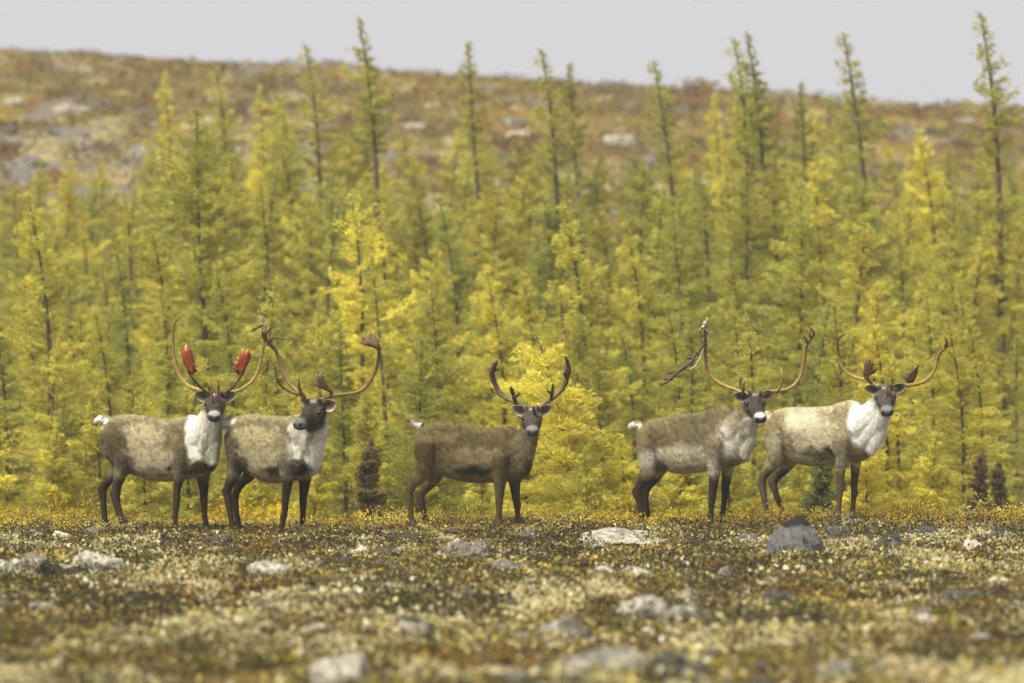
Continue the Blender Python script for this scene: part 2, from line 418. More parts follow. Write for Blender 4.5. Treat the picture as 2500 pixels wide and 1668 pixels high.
    m2 = tmp.modifiers.new('s', 'SMOOTH'); m2.factor = .5; m2.iterations = 4
    dg = bpy.context.evaluated_depsgraph_get(); me = bpy.data.meshes.new_from_object(tmp.evaluated_get(dg)); me.name = 'body'
    bpy.data.objects.remove(tmp)
    nb_ = len(me.vertices); co = np.empty(nb_ * 3, np.float32); me.vertices.foreach_get('co', co); co = co.reshape(-1, 3).astype(float)
    no = np.empty(nb_ * 3, np.float32); me.vertices.foreach_get('normal', no); no = no.reshape(-1, 3).astype(float)
    # soft relief of muscle and rib
    # coat colour, with some light and shade painted in
    zx, zy, lx, ly = fr.coat(co); q = fr.S / 2.704
    wx = (fbm(lx * 11, co[:, 2] * 11, 5, 5) - .5) * 85 * q; wy = (fbm(lx * 11 + 50, co[:, 2] * 11, 6, 5) - .5) * 85 * q
    C = np.ones((nb_, 3)) * coatc(d['base'])
    def put(mm, rgb):
        nonlocal C
        C = C * (1 - mm[:, None]) + coatc(rgb) * mm[:, None]
    topz = np.interp(zx, [s[0] for s in d['torso']], [s[1] for s in d['torso']])
    put(sstep(60 * q, 0, zy - topz + wy * .4) * .75, d['topc'])
    put(sstep(.1, -.55, no[:, 2]) * .85, d.get('belly', (196, 184, 156)))  # pale belly hair, plus ground-bounce light painted where the body faces down
    for bx, by, rx, ry, rgb, st in d['blobs']:  # coat patches; the dark groin ones also paint crease shading
        kw = .45 if st >= .9 and sum(rgb) > 570 else 1.0; e = ((zx + wx * kw - bx) / rx) ** 2 + ((zy + wy * kw - by) / ry) ** 2
        hard = st >= .9 and sum(rgb) > 570; put((sstep(1.35, .7, e + .0) if hard else sstep(1.9, .15, e)) * min(1, st * 1.08), rgb)
    mot = fbm(lx * 30 + ly * 9, co[:, 2] * 40 + lx * 14, 8, 4); stk = fbm(lx * 16 - co[:, 2] * 10 + ly * 7, co[:, 2] * 52 + lx * 38, 18, 3); spk = sstep(.62, .74, fbm(lx * 48 + ly * 11, co[:, 2] * 70 + lx * 20, 28, 2))
    calm = 1 - .75 * sstep(.35, .6, C.mean(1))          # white hair is more even than brown
    C = C * ((1 + calm * ((mot - .5) * .8 + (stk - .5) * .75)) * (1 - .24 * spk * calm))[:, None]
    lz0, lz1 = d['legz']
    dl = np.full(nb_, 9.0)
    for p_, r_ in chains: dl = np.minimum(dl, np.linalg.norm(co - np.array(p_), axis=1) / (r_ + .012))
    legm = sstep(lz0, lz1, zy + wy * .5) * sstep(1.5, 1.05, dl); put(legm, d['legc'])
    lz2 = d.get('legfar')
    far_leg = legm * sstep(.02, .08, ly); put(far_leg * .55, tuple(np.array(d['legc']) * .72))  # far-side legs painted darker, shade put into the leg colour
    if 'pastern' in d: put(sstep(d['pastern'], d['pastern'] + 50, zy) * .85, d['pasternc'])
    tl = d['tail']; dt = np.minimum.reduce([np.hypot(zx - a[0], zy - a[1]) / (a[2] * fr.zm) for a in tl[1:]])
    put(sstep(1.7, 1.0, dt) * sstep(tl[1][1] - 12, tl[1][1] + 8, zy + (zx - tl[1][0]) * .0), (238, 234, 224))
    # head colours in head coordinates
    H = co - np.array(hc); hu = H @ np.array(f) / hs; hv = H @ np.array(sd) / hs; hw = H @ np.array(u) / hs
    inh = sstep(.20, .145, np.sqrt((hv * 1.1) ** 2 + (hw * 1.0 + .02) ** 2 + (np.clip(-hu - .05, 0, 1) * 1.6) ** 2)) * sstep(-.14, -.06, hu + hw * .35 + .02) * (hu < .33)
    nz_h = fbm(hu * 30 + 9, hv * 30, 15, 3)
    def puth(mm, rgb): put(np.clip(mm, 0, 1) * inh, rgb)
    puth(np.ones(nb_), d['face'])
    puth(sstep(.5, .75, nz_h) * .5, tuple(np.array(d['face']) * 1.35))
    puth(sstep(.065, .095, hw + (nz_h - .5) * .05) * sstep(.05, .02, np.abs(hv)) * sstep(-.02, -.05, hu) * .8, (205, 200, 190))   # pale forelock
    puth(sstep(.02, .10, -hw - .07) * sstep(.10, .02, hu) * .8, d['jaw'])
    puth(sstep(.055, .03, np.sqrt((hu - .005) ** 2 + (hw - .004) ** 2)) * sstep(.05, .075, np.abs(hv)) * .55, tuple(np.array(d['face']) * 1.75))
    puth(sstep(.17, .235, hu) * .9, (112, 106, 100))
    puth(sstep(.2, .225, hu) * sstep(-.03, .005, hw) * .85, d['nosetop'])
    for s in (-1, 1):
        puth(sstep(.021, .010, np.hypot(hv - s * .038, (hw + .028) * .9)) * sstep(.21, .235, hu), (28, 25, 24))
    puth(sstep(.009, .002, np.abs(hw + .062 - .01 * np.cos(hv * 40))) * sstep(.17, .21, hu) * .9, (40, 36, 33))
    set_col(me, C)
    me.polygons.foreach_set('use_smooth', np.ones(len(me.polygons), bool))
    # add ears to the same mesh
    bm = bmesh.new(); bm.from_mesh(me); cl = bm.verts.layers.float_color['Col']
    for s in (-1, 1):
        base = hc + sd * (s * .08 * hs) + u * (.022 * hs) - f * (.085 * hs)
        od = (sd * s + u * (d.get('ear_up', .30) + .12) - f * .15).normalized(); ef = (f + sd * s * .15).normalized(); eu = ef.cross(od).normalized()
        ev, ef_, shd = ear_mesh(base, od, ef, eu, .15 * hs, .07 * hs)
        bv = [bm.verts.new(v) for v in ev]; n2 = len(shd)
        for i, b in enumerate(bv):
            sh = shd[i % n2]; c = alb((92, 82, 68)) * (1 - sh) + alb((204, 196, 178)) * sh
            if i >= n2: c = alb(tuple(np.array(d['face']) * 1.3))
            b[cl] = (*c, 1)
        for q_ in ef_:
            fc = bm.faces.new([bv[i] for i in q_]); fc.smooth = True
    bm.to_mesh(me); bm.free()
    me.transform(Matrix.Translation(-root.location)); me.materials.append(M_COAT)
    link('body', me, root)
    # fur: short blades lying along the coat
    r = np.random.default_rng(d['seed']); nh = 84000
    pick = r.integers(0, nb_, nh); n = no[pick]; p = co[pick] + r.normal(size=(nh, 3)) * .005
    onleg = legm[pick] ; onhead = inh[pick] > .4
    manew = np.zeros(nb_)
    for a in d['mane']: manew = np.maximum(manew, sstep(1.5, .8, np.hypot(zx - a[0], zy - a[1]) / (a[2] * fr.zm)))
    mn = manew[pick]
    flow = np.tile(np.array(-fwd * .75 - up * .55), (nh, 1)); flow = flow * (1 - onleg[:, None]) + np.array((0, 0, -1.0)) * onleg[:, None]
    flow = flow * (1 - mn[:, None]) + np.array((0, 0, -1.0)) * mn[:, None]
    hd = -np.array(f); flow[onhead] = hd
    flow = flow + r.normal(size=(nh, 3)) * .22; flow -= n * np.sum(flow * n, 1, keepdims=True); flow /= np.linalg.norm(flow, axis=1, keepdims=True) + 1e-9
    ln = (.019 - .012 * onleg) * r.uniform(.6, 1.3, nh) + mn * .026 * r.uniform(.3, 1.2, nh); ln[onhead] = .009
    lift = .14 + .1 * r.random(nh); dirv = flow + n * lift[:, None]; dirv /= np.linalg.norm(dirv, axis=1, keepdims=True)
    sv = np.cross(flow, n); wd = .0028 * r.uniform(.7, 1.3, nh)
    FV = np.empty((nh, 3, 3)); FV[:, 0] = p - sv * wd[:, None] - n * .002; FV[:, 1] = p + sv * wd[:, None] - n * .002; FV[:, 2] = p + dirv * ln[:, None]
    g0 = np.cross(FV[:, 1] - FV[:, 0], FV[:, 2] - FV[:, 0]); flip = np.sum(g0 * n, 1) < 0
    t0 = FV[flip, 0].copy(); FV[flip, 0] = FV[flip, 1]; FV[flip, 1] = t0
    fc = C[pick] * r.uniform(.74, 1.3, (nh, 1)); fcol = np.repeat(fc, 3, 0)
    FV -= O
    fm = fast_mesh('fur', FV.reshape(-1, 3), np.arange(nh * 3).reshape(nh, 3), fcol, True)
    fm.normals_split_custom_set_from_vertices(np.repeat(n, 3, 0)); fm.materials.append(M_FUR)
    link('fur', fm, root)
    # hooves
    for pt, g in feet:
        hv_, hf_ = [], []
        for s in (-1, 1):
            c = Vector((pt.x, pt.y, g)) + left * (s * .024) + fwd * .02
            v, q_ = loft([[c + left * (math.cos(t) * w_) + fwd * (math.sin(t) * l_ + o_) + up * z_ for t in [2 * math.pi * k / 10 for k in range(10)]]
                          for z_, w_, l_, o_ in ((-.02, .023, .043, .006), (.0, .023, .043, .004), (.03, .02, .034, -.004), (.07, .017, .026, -.015))])
            o_ = len(hv_); hv_ += v; hf_ += [tuple(i + o_ for i in t) for t in q_]
        mesh_obj('hoof', [v - root.location for v in hv_], hf_, M_HOOF, root, True)
    # eyes
    for s in (-1, 1):
        c = hc + sd * (s * .090 * hs) + u * (.004 * hs) + f * (.014 * hs); bm = bmesh.new()
        bmesh.ops.create_uvsphere(bm, u_segments=14, v_segments=10, radius=.023 * hs, matrix=Matrix.Translation(c - root.location))
        em = bpy.data.meshes.new('eye'); bm.to_mesh(em); bm.free(); em.polygons.foreach_set('use_smooth', [True] * len(em.polygons)); em.materials.append(M_EYE); link('eye', em, root)
    # antlers
    crown = hc - f * (.07 * hs); CY = crown.y
    for an in d['antlers']:
        pv = []; cols = []
        for kind, data, rgb0, rgb1 in an:
            if kind == 'beam':
                A = crom(data, 4); pts = [fr.D(a[0], a[1], CY + a[2]) for a in A]; rj = random.Random(int(data[0][0])); rad = [max(a[3], 1.2) * rj.uniform(.84, 1.16) / fr.zm for a in A]; pts = [p + Vector((rj.uniform(-1, 1), rj.uniform(-1, 1), rj.uniform(-1, 1))) * .0035 for p in pts]
                v, q_ = tube(pts, rad, 8)
                cc = [alb(rgb0) * (1 - i / (len(pts) - 1)) + alb(rgb1) * (i / (len(pts) - 1)) for i in range(len(pts)) for _ in range(8)]
            else:
                poly, dY, th, tilt = data; v, q_ = palm_mesh(fr, poly, CY + dY, th, tilt); m_ = len(poly)
                cc = []
                cxp = sum(p[0] for p in poly) / m_; cyp = sum(p[1] for p in poly) / m_
                dd = [math.hypot(p[0] - cxp, p[1] - cyp) for p in poly]
                for ring in range(3):
                    for k in range(m_):
                        tip = ring == 1 and dd[k] > dd[k - 1] and dd[k] > dd[(k + 1) % m_]
                        cc.append(alb(rgb1) if tip else alb(rgb0))
                cc += [alb(rgb0)] * 2
            pv.append((v, q_)); cols += cc
        v, q_ = join(pv)
        o = mesh_obj('antler', [x - root.location for x in v], q_, M_ANTLER, root, True, np.array(cols))
        bm = bmesh.new(); bm.from_mesh(o.data); bmesh.ops.recalc_face_normals(bm, faces=bm.faces); bm.to_mesh(o.data); bm.free()
    for mat, strips in d.get('velvet', []):
        vv = []; rr = random.Random(d['seed'])
        for st in strips:
            A = crom(st, 5)
            vv.append(tube([fr.D(a[0] + rr.uniform(-5, 5), a[1] + rr.uniform(-5, 5), CY + a[2] + rr.uniform(-.01, .01)) for a in A], [max(1.2, a[3] * (rr.uniform(.8, 1.75) if mat is M_VELVET else rr.uniform(.6, 1.2))) / fr.zm for a in A], 6))
        v, q_ = join(vv); mesh_obj('velvet_strip', [x - root.location for x in v], q_, mat, root, True)
    return root

GOLD, BONE, BRN, RED, TIP, RUST = (172, 148, 82), (146, 120, 66), (92, 74, 48), (156, 76, 38), (196, 172, 120), (122, 68, 42)
VB = (86, 72, 52); VB2 = (66, 56, 42)
def beam(pts, c0, c1): return ('beam', pts, c0, c1)

CARIBOU = [
 dict(seed=11, label='grey-brown caribou with red peeling antler palms, leftmost of the five', frame=(200, 740, 2.704, 60.0, 28, 480),
  base=(128, 116, 86), topc=(176, 164, 128), face=(78, 70, 63), jaw=(110, 98, 82), nosetop=(188, 184, 178), legz=(1120, 1190), legc=(76, 63, 45),
  torso=[(150, 815, 960, .06), (172, 778, 1010, .15), (225, 748, 1070, .20), (300, 735, 1112, .225), (400, 745, 1152, .25), (500, 762, 1178, .265), (600, 768, 1176, .26), (680, 752, 1165, .24), (740, 740, 1155, .215), (800, 775, 1140, .19), (845, 870, 1118, .15), (875, 980, 1080, .07)],
  neck=[(740, 900, .2), (800, 865, .185), (838, 790, .15), (868, 705, .12)], mane=[(856, 790, .10), (852, 900, .12), (856, 1000, .10), (866, 1065, .055)],
  hn=[(250, 900, .15), (280, 1030, .13), (255, 1125, .085), (232, 1200, .064), (223, 1275, .058), (237, 1350, .046), (252, 1400, .042), (278, 1450, .04), (290, 1480, .045)],
  hf=[(270, 1000, .12), (225, 1100, .08), (165, 1185, .06), (142, 1225, .05), (141, 1280, .042), (146, 1350, .037), (152, 1420, .037), (158, 1455, .045)],
  fn=[(650, 960, .14), (645, 1090, .095), (638, 1160, .066), (627, 1240, .05), (624, 1300, .045), (620, 1360, .039), (614, 1420, .031), (612, 1465, .04)],
  ff=[(800, 1040, .12), (800, 1150, .082), (805, 1220, .06), (804, 1290, .047), (808, 1360, .037), (815, 1410, .032), (821, 1465, .04)],
  tail=[(180, 778, .05), (142, 764, .042), (104, 774, .034), (86, 792, .018)], head=(880, 668, 0, 24, 0, 1.02),
  blobs=[(390, 870, 150, 70, (196, 182, 144), .75), (440, 1005, 190, 62, (180, 168, 138), .8), (215, 935, 85, 150, (92, 79, 56), .8), (480, 1120, 170, 38, (132, 118, 90), .6), (290, 1080, 60, 70, (72, 61, 44), .7),
         (640, 930, 60, 130, (124, 110, 80), .7), (575, 1085, 34, 24, (38, 33, 24), .9), (600, 1040, 18, 40, (205, 198, 180), .6), (745, 880, 66, 165, (232, 228, 218), 1), (800, 830, 60, 120, (222, 217, 204), .95), (885, 940, 75, 190, (214, 208, 190), 1),
         (825, 900, 16, 130, (150, 138, 112), .7), (760, 1085, 120, 45, (80, 68, 50), .95), (900, 1090, 45, 40, (80, 68, 50), .9), (112, 800, 30, 60, (238, 236, 228), .9), (640, 1085, 55, 60, (120, 106, 84), .6)],
  antlers=[
   [beam([(842, 606, .0, 12), (780, 574, .06, 12), (720, 556, .12, 11), (670, 515, .16, 11), (635, 455, .18, 11), (612, 370, .17, 10), (602, 280, .14, 9), (603, 200, .08, 8), (612, 140, .02, 7), (635, 100, -.04, 6), (668, 72, -.08, 2)], GOLD, BONE),
    beam([(612, 145, .02, 6), (628, 110, .0, 5), (640, 88, -.02, 2)], BRN, BRN), beam([(612, 185, .06, 4), (636, 172, .03, 1.5)], BONE, TIP),
    beam([(838, 604, -.02, 10), (775, 548, -.10, 9), (735, 500, -.16, 8), (716, 476, -.18, 8)], BRN, BRN),
    ('palm', ([(708, 484), (690, 440), (672, 405), (660, 360), (656, 330), (664, 300), (690, 270), (695, 288), (712, 290), (716, 308), (728, 315), (728, 335), (742, 348), (736, 365), (748, 385), (742, 405), (756, 418), (746, 432), (764, 452), (738, 466), (728, 484)], -.19, .012, .03), RED, TIP),
    beam([(864, 668, -.16, 7), (858, 600, -.2, 7), (855, 508, -.22, 2)], RED, RUST)],
   [beam([(920, 608, .0, 12), (985, 590, .06, 12), (1050, 570, .12, 11), (1110, 525, .16, 11), (1155, 465, .18, 11), (1180, 390, .17, 10), (1195, 310, .14, 9), (1204, 240, .1, 8), (1211, 180, .06, 6), (1214, 130, .0, 2)], GOLD, BONE),
    beam([(1182, 350, .15, 4), (1158, 345, .12, 1.5)], BONE, TIP), beam([(1194, 300, .13, 4), (1172, 296, .1, 1.5)], BONE, TIP),
    beam([(925, 610, -.02, 10), (985, 562, -.10, 9), (1030, 512, -.16, 8), (1048, 474, -.18, 8)], BRN, BRN),
    ('palm', ([(1042, 484), (1018, 462), (984, 444), (1012, 432), (1017, 410), (1004, 384), (1028, 380), (1020, 352), (1036, 358), (1038, 332), (1052, 326), (1062, 298), (1072, 322), (1082, 318), (1093, 298), (1112, 326), (1117, 352), (1108, 384), (1088, 422), (1066, 478)], -.19, .012, .03), RED, TIP),
    beam([(897, 625, -.14, 7), (900, 560, -.2, 8), (904, 497, -.22, 2)], RED, RUST)]]),
 dict(seed=12, label='caribou with wide brown antlers looking left, second from the left', frame=(500, 740, 2.704, 59.2, 40, 430),
  base=(132, 120, 90), topc=(178, 166, 130), face=(72, 63, 57), jaw=(96, 86, 72), nosetop=(130, 124, 118), legz=(1110, 1190), legc=(66, 54, 40), neck_turn=-.08,
  torso=[(165, 815, 960, .06), (190, 770, 1010, .15), (250, 742, 1080, .21), (330, 735, 1140, .245), (420, 745, 1182, .27), (500, 752, 1188, .275), (570, 748, 1178, .255), (625, 735, 1165, .235), (680, 790, 1150, .20), (720, 870, 1125, .16), (745, 970, 1080, .08)],
  neck=[(625, 890, .2), (675, 850, .19), (715, 790, .16), (735, 715, .13)], mane=[(728, 810, .12), (730, 910, .12), (718, 1010, .10), (702, 1085, .055)],
  hn=[(215, 930, .15), (210, 1050, .115), (192, 1130, .085), (162, 1200, .062), (148, 1250, .053), (157, 1320, .044), (172, 1400, .037), (183, 1450, .037), (190, 1485, .045)],
  hf=[(330, 1060, .12), (290, 1140, .078), (240, 1190, .058), (205, 1255, .048), (202, 1330, .042), (213, 1400, .038), (224, 1450, .037), (230, 1478, .045)],
  fn=[(545, 990, .14), (545, 1110, .10), (545, 1190, .066), (532, 1290, .048), (527, 1370, .04), (515, 1430, .034), (509, 1500, .042)],
  ff=[(665, 1040, .13), (662, 1140, .085), (656, 1220, .062), (648, 1320, .045), (648, 1390, .036), (650, 1440, .034), (655, 1485, .042)],
  tail=[(195, 775, .05), (175, 765, .04), (140, 790, .03), (135, 840, .02)], head=(712, 720, -36, 21, -3, 1.08), head_fwd=.12, ear_up=.18,
  blobs=[(330, 880, 170, 60, (186, 172, 132), .75), (390, 1020, 200, 65, (176, 164, 134), .75), (150, 950, 60, 150, (96, 82, 58), .8), (400, 1130, 160, 45, (146, 134, 106), .6), (230, 1080, 60, 70, (62, 52, 38), .8),
         (590, 930, 55, 140, (216, 210, 194), .95), (640, 860, 70, 100, (205, 198, 180), .9), (740, 900, 90, 190, (228, 224, 212), 1), (712, 1050, 50, 80, (232, 228, 218), 1), (690, 890, 22, 110, (146, 134, 108), .75),
         (625, 1085, 75, 48, (44, 37, 28), .95), (455, 1095, 50, 40, (46, 40, 30), .85), (545, 1080, 45, 55, (110, 98, 78), .6), (530, 960, 40, 120, (130, 116, 84), .6)],
  antlers=[
   [beam([(738, 650, .02, 15), (680, 632, .05, 14), (640, 606, .08, 14), (600, 572, .11, 14), (560, 530, .15, 14), (530, 460, .19, 13), (490, 360, .2, 13), (450, 290, .17, 13), (412, 252, .12, 13), (388, 222, .08, 13), (384, 185, .05, 9)], BONE, (104, 88, 58)),
    beam([(404, 232, .08, 8), (412, 195, .05, 7), (435, 168, .02, 7), (490, 146, -.04, 2.5)], BRN, VB), beam([(428, 262, .1, 9), (448, 236, .06, 8), (480, 228, .03, 7), (537, 241, -.02, 2.5)], BRN, VB),
    beam([(660, 625, .0, 15), (632, 590, -.07, 12), (622, 545, -.12, 9), (622, 500, -.15, 3)], BONE, BRN),
    beam([(615, 606, .05, 10), (560, 586, .0, 9), (505, 548, -.06, 9), (482, 515, -.10, 9), (468, 465, -.13, 8), (460, 398, -.15, 2.5)], BONE, BRN),
    beam([(470, 455, -.13, 6), (494, 428, -.15, 2)], BRN, TIP), beam([(480, 500, -.11, 6), (506, 486, -.14, 2)], BRN, TIP), beam([(466, 430, -.14, 5), (484, 408, -.15, 2)], BRN, TIP)],
   [beam([(742, 650, .02, 15), (790, 630, .05, 13), (850, 612, .1, 12), (950, 600, .17, 12), (1030, 580, .2, 13), (1080, 530, .21, 14), (1120, 460, .2, 13), (1145, 380, .16, 12), (1152, 320, .1, 12), (1135, 285, .06, 11)], BONE, (112, 90, 54)),
    ('palm', ([(1158, 325), (1120, 298), (1080, 284), (1022, 268), (1046, 250), (1044, 236), (1030, 212), (1060, 222), (1084, 216), (1090, 174), (1106, 208), (1112, 222), (1122, 198), (1134, 236), (1156, 252), (1168, 285)], .05, .02, -.03), (104, 84, 52), BONE),
    beam([(1140, 290, .07, 9), (1160, 262, .02, 8), (1166, 300, -.03, 5)], BRN, BONE),
    beam([(832, 622, .06, 12), (834, 592, .02, 11), (815, 570, -.03, 10)], BONE, BRN),
    ('palm', ([(838, 600), (800, 578), (760, 562), (716, 544), (736, 524), (716, 498), (736, 490), (726, 455), (748, 474), (767, 440), (784, 488), (806, 535), (842, 590)], -.05, .022, .04), (112, 90, 56), BONE)]],
  velvet=[(M_VELVET_PALE, [[(386, 190, .04, 7), (384, 150, .02, 8), (372, 115, .0, 5), (362, 84, -.01, 3)], [(388, 160, .03, 6), (402, 135, .01, 4), (408, 116, .0, 2)]]), (M_VELVET, [[(384, 150, .02, 6), (350, 160, -.01, 9), (325, 175, -.02, 8), (308, 186, -.03, 4)]])]),
 dict(seed=13, label='dark brown young caribou with short velvet antlers, in the middle of the row', frame=(950, 820, 3.136, 60.3, 20, 640),
  base=(102, 89, 60), belly=(132, 118, 90), topc=(132, 117, 82), face=(86, 77, 68), jaw=(104, 94, 76), nosetop=(150, 144, 138), legz=(1110, 1200), legc=(94, 80, 57),
  torso=[(212, 765, 930, .06), (238, 715, 970, .15), (310, 670, 1015, .20), (400, 655, 1065, .22), (520, 665, 1106, .24), (650, 690, 1126, .25), (770, 712, 1124, .245), (860, 697, 1116, .23), (925, 692, 1110, .21), (985, 740, 1100, .175), (1035, 840, 1078, .13), (1062, 940, 1040, .06)],
  neck=[(930, 880, .2), (1000, 850, .165), (1050, 790, .125), (1085, 690, .105)], mane=[(1070, 790, .09), (1058, 880, .09), (1040, 960, .095), (1018, 1040, .085)],
  hn=[(300, 840, .15), (295, 970, .13), (250, 1065, .085), (188, 1130, .062), (160, 1180, .053), (157, 1250, .043), (165, 1330, .037), (172, 1400, .034), (178, 1450, .042)],
  hf=[(385, 1000, .11), (350, 1080, .085), (298, 1150, .063), (247, 1212, .048), (250, 1280, .041), (264, 1350, .035), (281, 1410, .033), (292, 1445, .042)],
  fn=[(850, 950, .14), (850, 1080, .092), (848, 1150, .07), (845, 1220, .056), (841, 1300, .043), (843, 1370, .037), (841, 1420, .034), (841, 1450, .042)],
  ff=[(960, 1010, .12), (963, 1130, .072), (969, 1220, .055), (979, 1300, .042), (986, 1370, .035), (990, 1420, .033), (992, 1450, .042)],
  tail=[(250, 690, .045), (215, 668, .04), (160, 645, .032), (126, 638, .014)], head=(1096, 634, 0, 26, 1, 1.0), ear_up=.42,
  blobs=[(340, 775, 170, 38, (138, 122, 86), .65), (640, 905, 230, 52, (140, 126, 94), .75), (640, 1035, 150, 52, (50, 43, 31), .95), (320, 900, 120, 100, (86, 73, 48), .6), (470, 1080, 100, 32, (128, 114, 86), .75), (230, 1030, 70, 60, (98, 84, 58), .5),
         (1040, 860, 80, 150, (136, 123, 98), .75), (1045, 1000, 38, 75, (58, 49, 36), .75), (900, 770, 60, 60, (120, 104, 70), .6), (860, 960, 60, 100, (106, 92, 64), .6), (1100, 880, 30, 120, (168, 158, 130), .5), (175, 700, 14, 40, (205, 196, 176), .8)],
  antlers=[
   [beam([(1052, 566, 0, 17), (1000, 532, .05, 17), (940, 497, .1, 17), (890, 478, .13, 18), (840, 428, .15, 20), (806, 360, .14, 22), (788, 300, .1, 23), (793, 255, .05, 20), (810, 222, .0, 17), (826, 194, -.03, 8)], (128, 112, 84), VB2),
    beam([(806, 262, .05, 12), (838, 256, .02, 7)], VB2, VB2), beam([(795, 240, .04, 10), (798, 214, .0, 8)], VB2, VB2),
    beam([(968, 508, .05, 15), (948, 450, -.02, 15), (936, 415, -.05, 15), (932, 394, -.07, 8)], VB, VB2), beam([(952, 470, -.01, 13), (978, 458, -.06, 12), (998, 442, -.09, 7)], VB, VB2), beam([(940, 420, -.05, 10), (956, 408, -.07, 6)], VB2, VB2)],
   [beam([(1132, 566, 0, 17), (1190, 516, .05, 17), (1240, 486, .1, 18), (1300, 438, .14, 18), (1340, 378, .15, 21), (1366, 300, .12, 22), (1370, 230, .06, 19), (1352, 160, -.02, 8)], (128, 112, 84), VB2),
    beam([(1352, 310, .1, 12), (1338, 284, .06, 8)], VB2, VB2),
    beam([(1238, 488, .06, 14), (1248, 430, -.01, 12), (1254, 372, -.05, 8)], VB, VB2), beam([(1246, 448, -.01, 10), (1228, 432, -.05, 10), (1212, 420, -.07, 7)], VB, VB2),
    beam([(1112, 604, -.12, 11), (1110, 570, -.16, 13), (1106, 538, -.18, 8)], VB, VB2)]]),
 dict(seed=14, label='caribou with a long strip of velvet hanging from its antler', frame=(1500, 740, 2.704, 59.5, 22, 500),
  base=(124, 112, 82), topc=(146, 133, 100), face=(80, 71, 66), jaw=(112, 102, 88), nosetop=(226, 224, 222), legz=(1120, 1185), legc=(66, 55, 43),
  torso=[(158, 860, 1000, .06), (180, 812, 1030, .15), (240, 778, 1062, .2), (320, 756, 1097, .23), (420, 738, 1127, .255), (520, 727, 1124, .26), (620, 704, 1108, .25), (690, 680, 1096, .235), (740, 673, 1086, .215), (790, 705, 1078, .185), (830, 810, 1062, .14), (858, 910, 1030, .07)],
  neck=[(760, 850, .205), (825, 800, .165), (868, 745, .13), (903, 695, .115)], mane=[(880, 800, .10), (878, 890, .105), (864, 965, .085), (862, 1022, .04)],
  hn=[(225, 940, .15), (232, 1060, .12), (205, 1145, .085), (168, 1210, .06), (156, 1255, .053), (165, 1320, .044), (180, 1400, .037), (189, 1440, .036), (195, 1470, .043)],
  hf=[(315, 1050, .11), (275, 1130, .083), (235, 1190, .058), (207, 1248, .046), (207, 1320, .039), (221, 1400, .034), (234, 1440, .035), (240, 1463, .042)],
  fn=[(660, 940, .14), (662, 1070, .09), (658, 1150, .066), (650, 1240, .053), (642, 1300, .043), (640, 1360, .034), (637, 1410, .034), (635, 1448, .042)],
  ff=[(748, 1000, .12), (746, 1100, .076), (736, 1190, .054), (728, 1260, .041), (721, 1330, .033), (718, 1400, .034), (720, 1438, .042)],
  tail=[(180, 808, .045), (150, 797, .04), (116, 808, .033), (102, 826, .016)], head=(933, 667, 12, 30, 3, 1.0), ear_up=.2,
  blobs=[(420, 1005, 200, 75, (190, 180, 156), .85), (450, 1090, 180, 40, (170, 160, 136), .8), (215, 1025, 55, 65, (208, 201, 185), .8), (180, 930, 50, 60, (150, 138, 110), .5), (255, 900, 80, 70, (104, 91, 64), .6), (300, 1090, 40, 60, (70, 60, 46), .7),
         (755, 895, 80, 120, (196, 187, 168), .8), (740, 900, 45, 70, (226, 220, 206), .7), (800, 790, 50, 90, (160, 148, 122), .6), (880, 900, 75, 160, (208, 201, 184), .9), (850, 820, 20, 110, (130, 118, 96), .6), (650, 1070, 55, 75, (192, 184, 166), .8), (660, 960, 50, 90, (150, 138, 110), .7), (775, 1055, 75, 40, (132, 120, 98), .75), (118, 830, 18, 40, (240, 238, 232), .9)],
  antlers=[
   [beam([(890, 610, 0, 13), (830, 582, .06, 12), (760, 558, .12, 12), (690, 525, .17, 12), (640, 480, .2, 13), (611, 420, .2, 13), (601, 350, .18, 12), (600, 280, .14, 13), (599, 200, .08, 12), (606, 140, .03, 6)], GOLD, (120, 82, 42)),
    beam([(846, 604, -.02, 12), (850, 560, -.1, 12), (855, 512, -.14, 8)], (138, 108, 60), BONE), beam([(608, 215, .08, 5), (634, 195, .04, 2)], BONE, TIP), beam([(610, 245, .08, 5), (622, 250, .04, 2)], BRN, BRN)],
   [beam([(960, 614, 0, 13), (1000, 592, .05, 12), (1070, 582, .12, 12), (1130, 572, .17, 12), (1190, 540, .2, 13), (1230, 480, .21, 12), (1250, 400, .19, 12), (1262, 320, .14, 11), (1276, 268, .09, 11), (1300, 232, .04, 11), (1316, 206, .0, 9), (1300, 175, -.04, 6), (1279, 149, -.08, 2)], GOLD, (120, 78, 42)),
    beam([(1275, 265, .09, 8), (1262, 230, .04, 6), (1236, 207, .0, 2)], BRN, BONE), beam([(1298, 230, .04, 8), (1288, 205, .0, 5), (1294, 180, -.03, 2)], BRN, BRN),
    beam([(1076, 588, .05, 9), (1098, 545, -.02, 8), (1107, 480, -.08, 7), (1100, 425, -.1, 2)], BONE, TIP), beam([(1105, 490, -.08, 6), (1086, 458, -.1, 2)], BONE, TIP),
    beam([(951, 668, -.14, 4), (951, 630, -.17, 5), (952, 585, -.18, 2)], RUST, RUST)]],
  velvet=[(M_VELVET, [[(600, 262, .12, 8), (560, 318, .1, 9), (505, 385, .08, 10), (430, 445, .06, 14), (370, 500, .04, 12), (300, 545, .03, 3)], [(440, 432, .06, 9), (395, 455, .05, 8), (352, 472, .05, 3)], [(535, 345, .09, 7), (500, 362, .08, 6), (464, 372, .07, 3)], [(410, 470, .05, 8), (350, 495, .04, 7), (318, 506, .03, 3)], [(548, 330, .09, 5), (534, 326, .08, 3)], [(584, 150, .04, 6), (566, 190, .04, 6), (574, 235, .06, 5), (572, 275, .08, 3)]]),
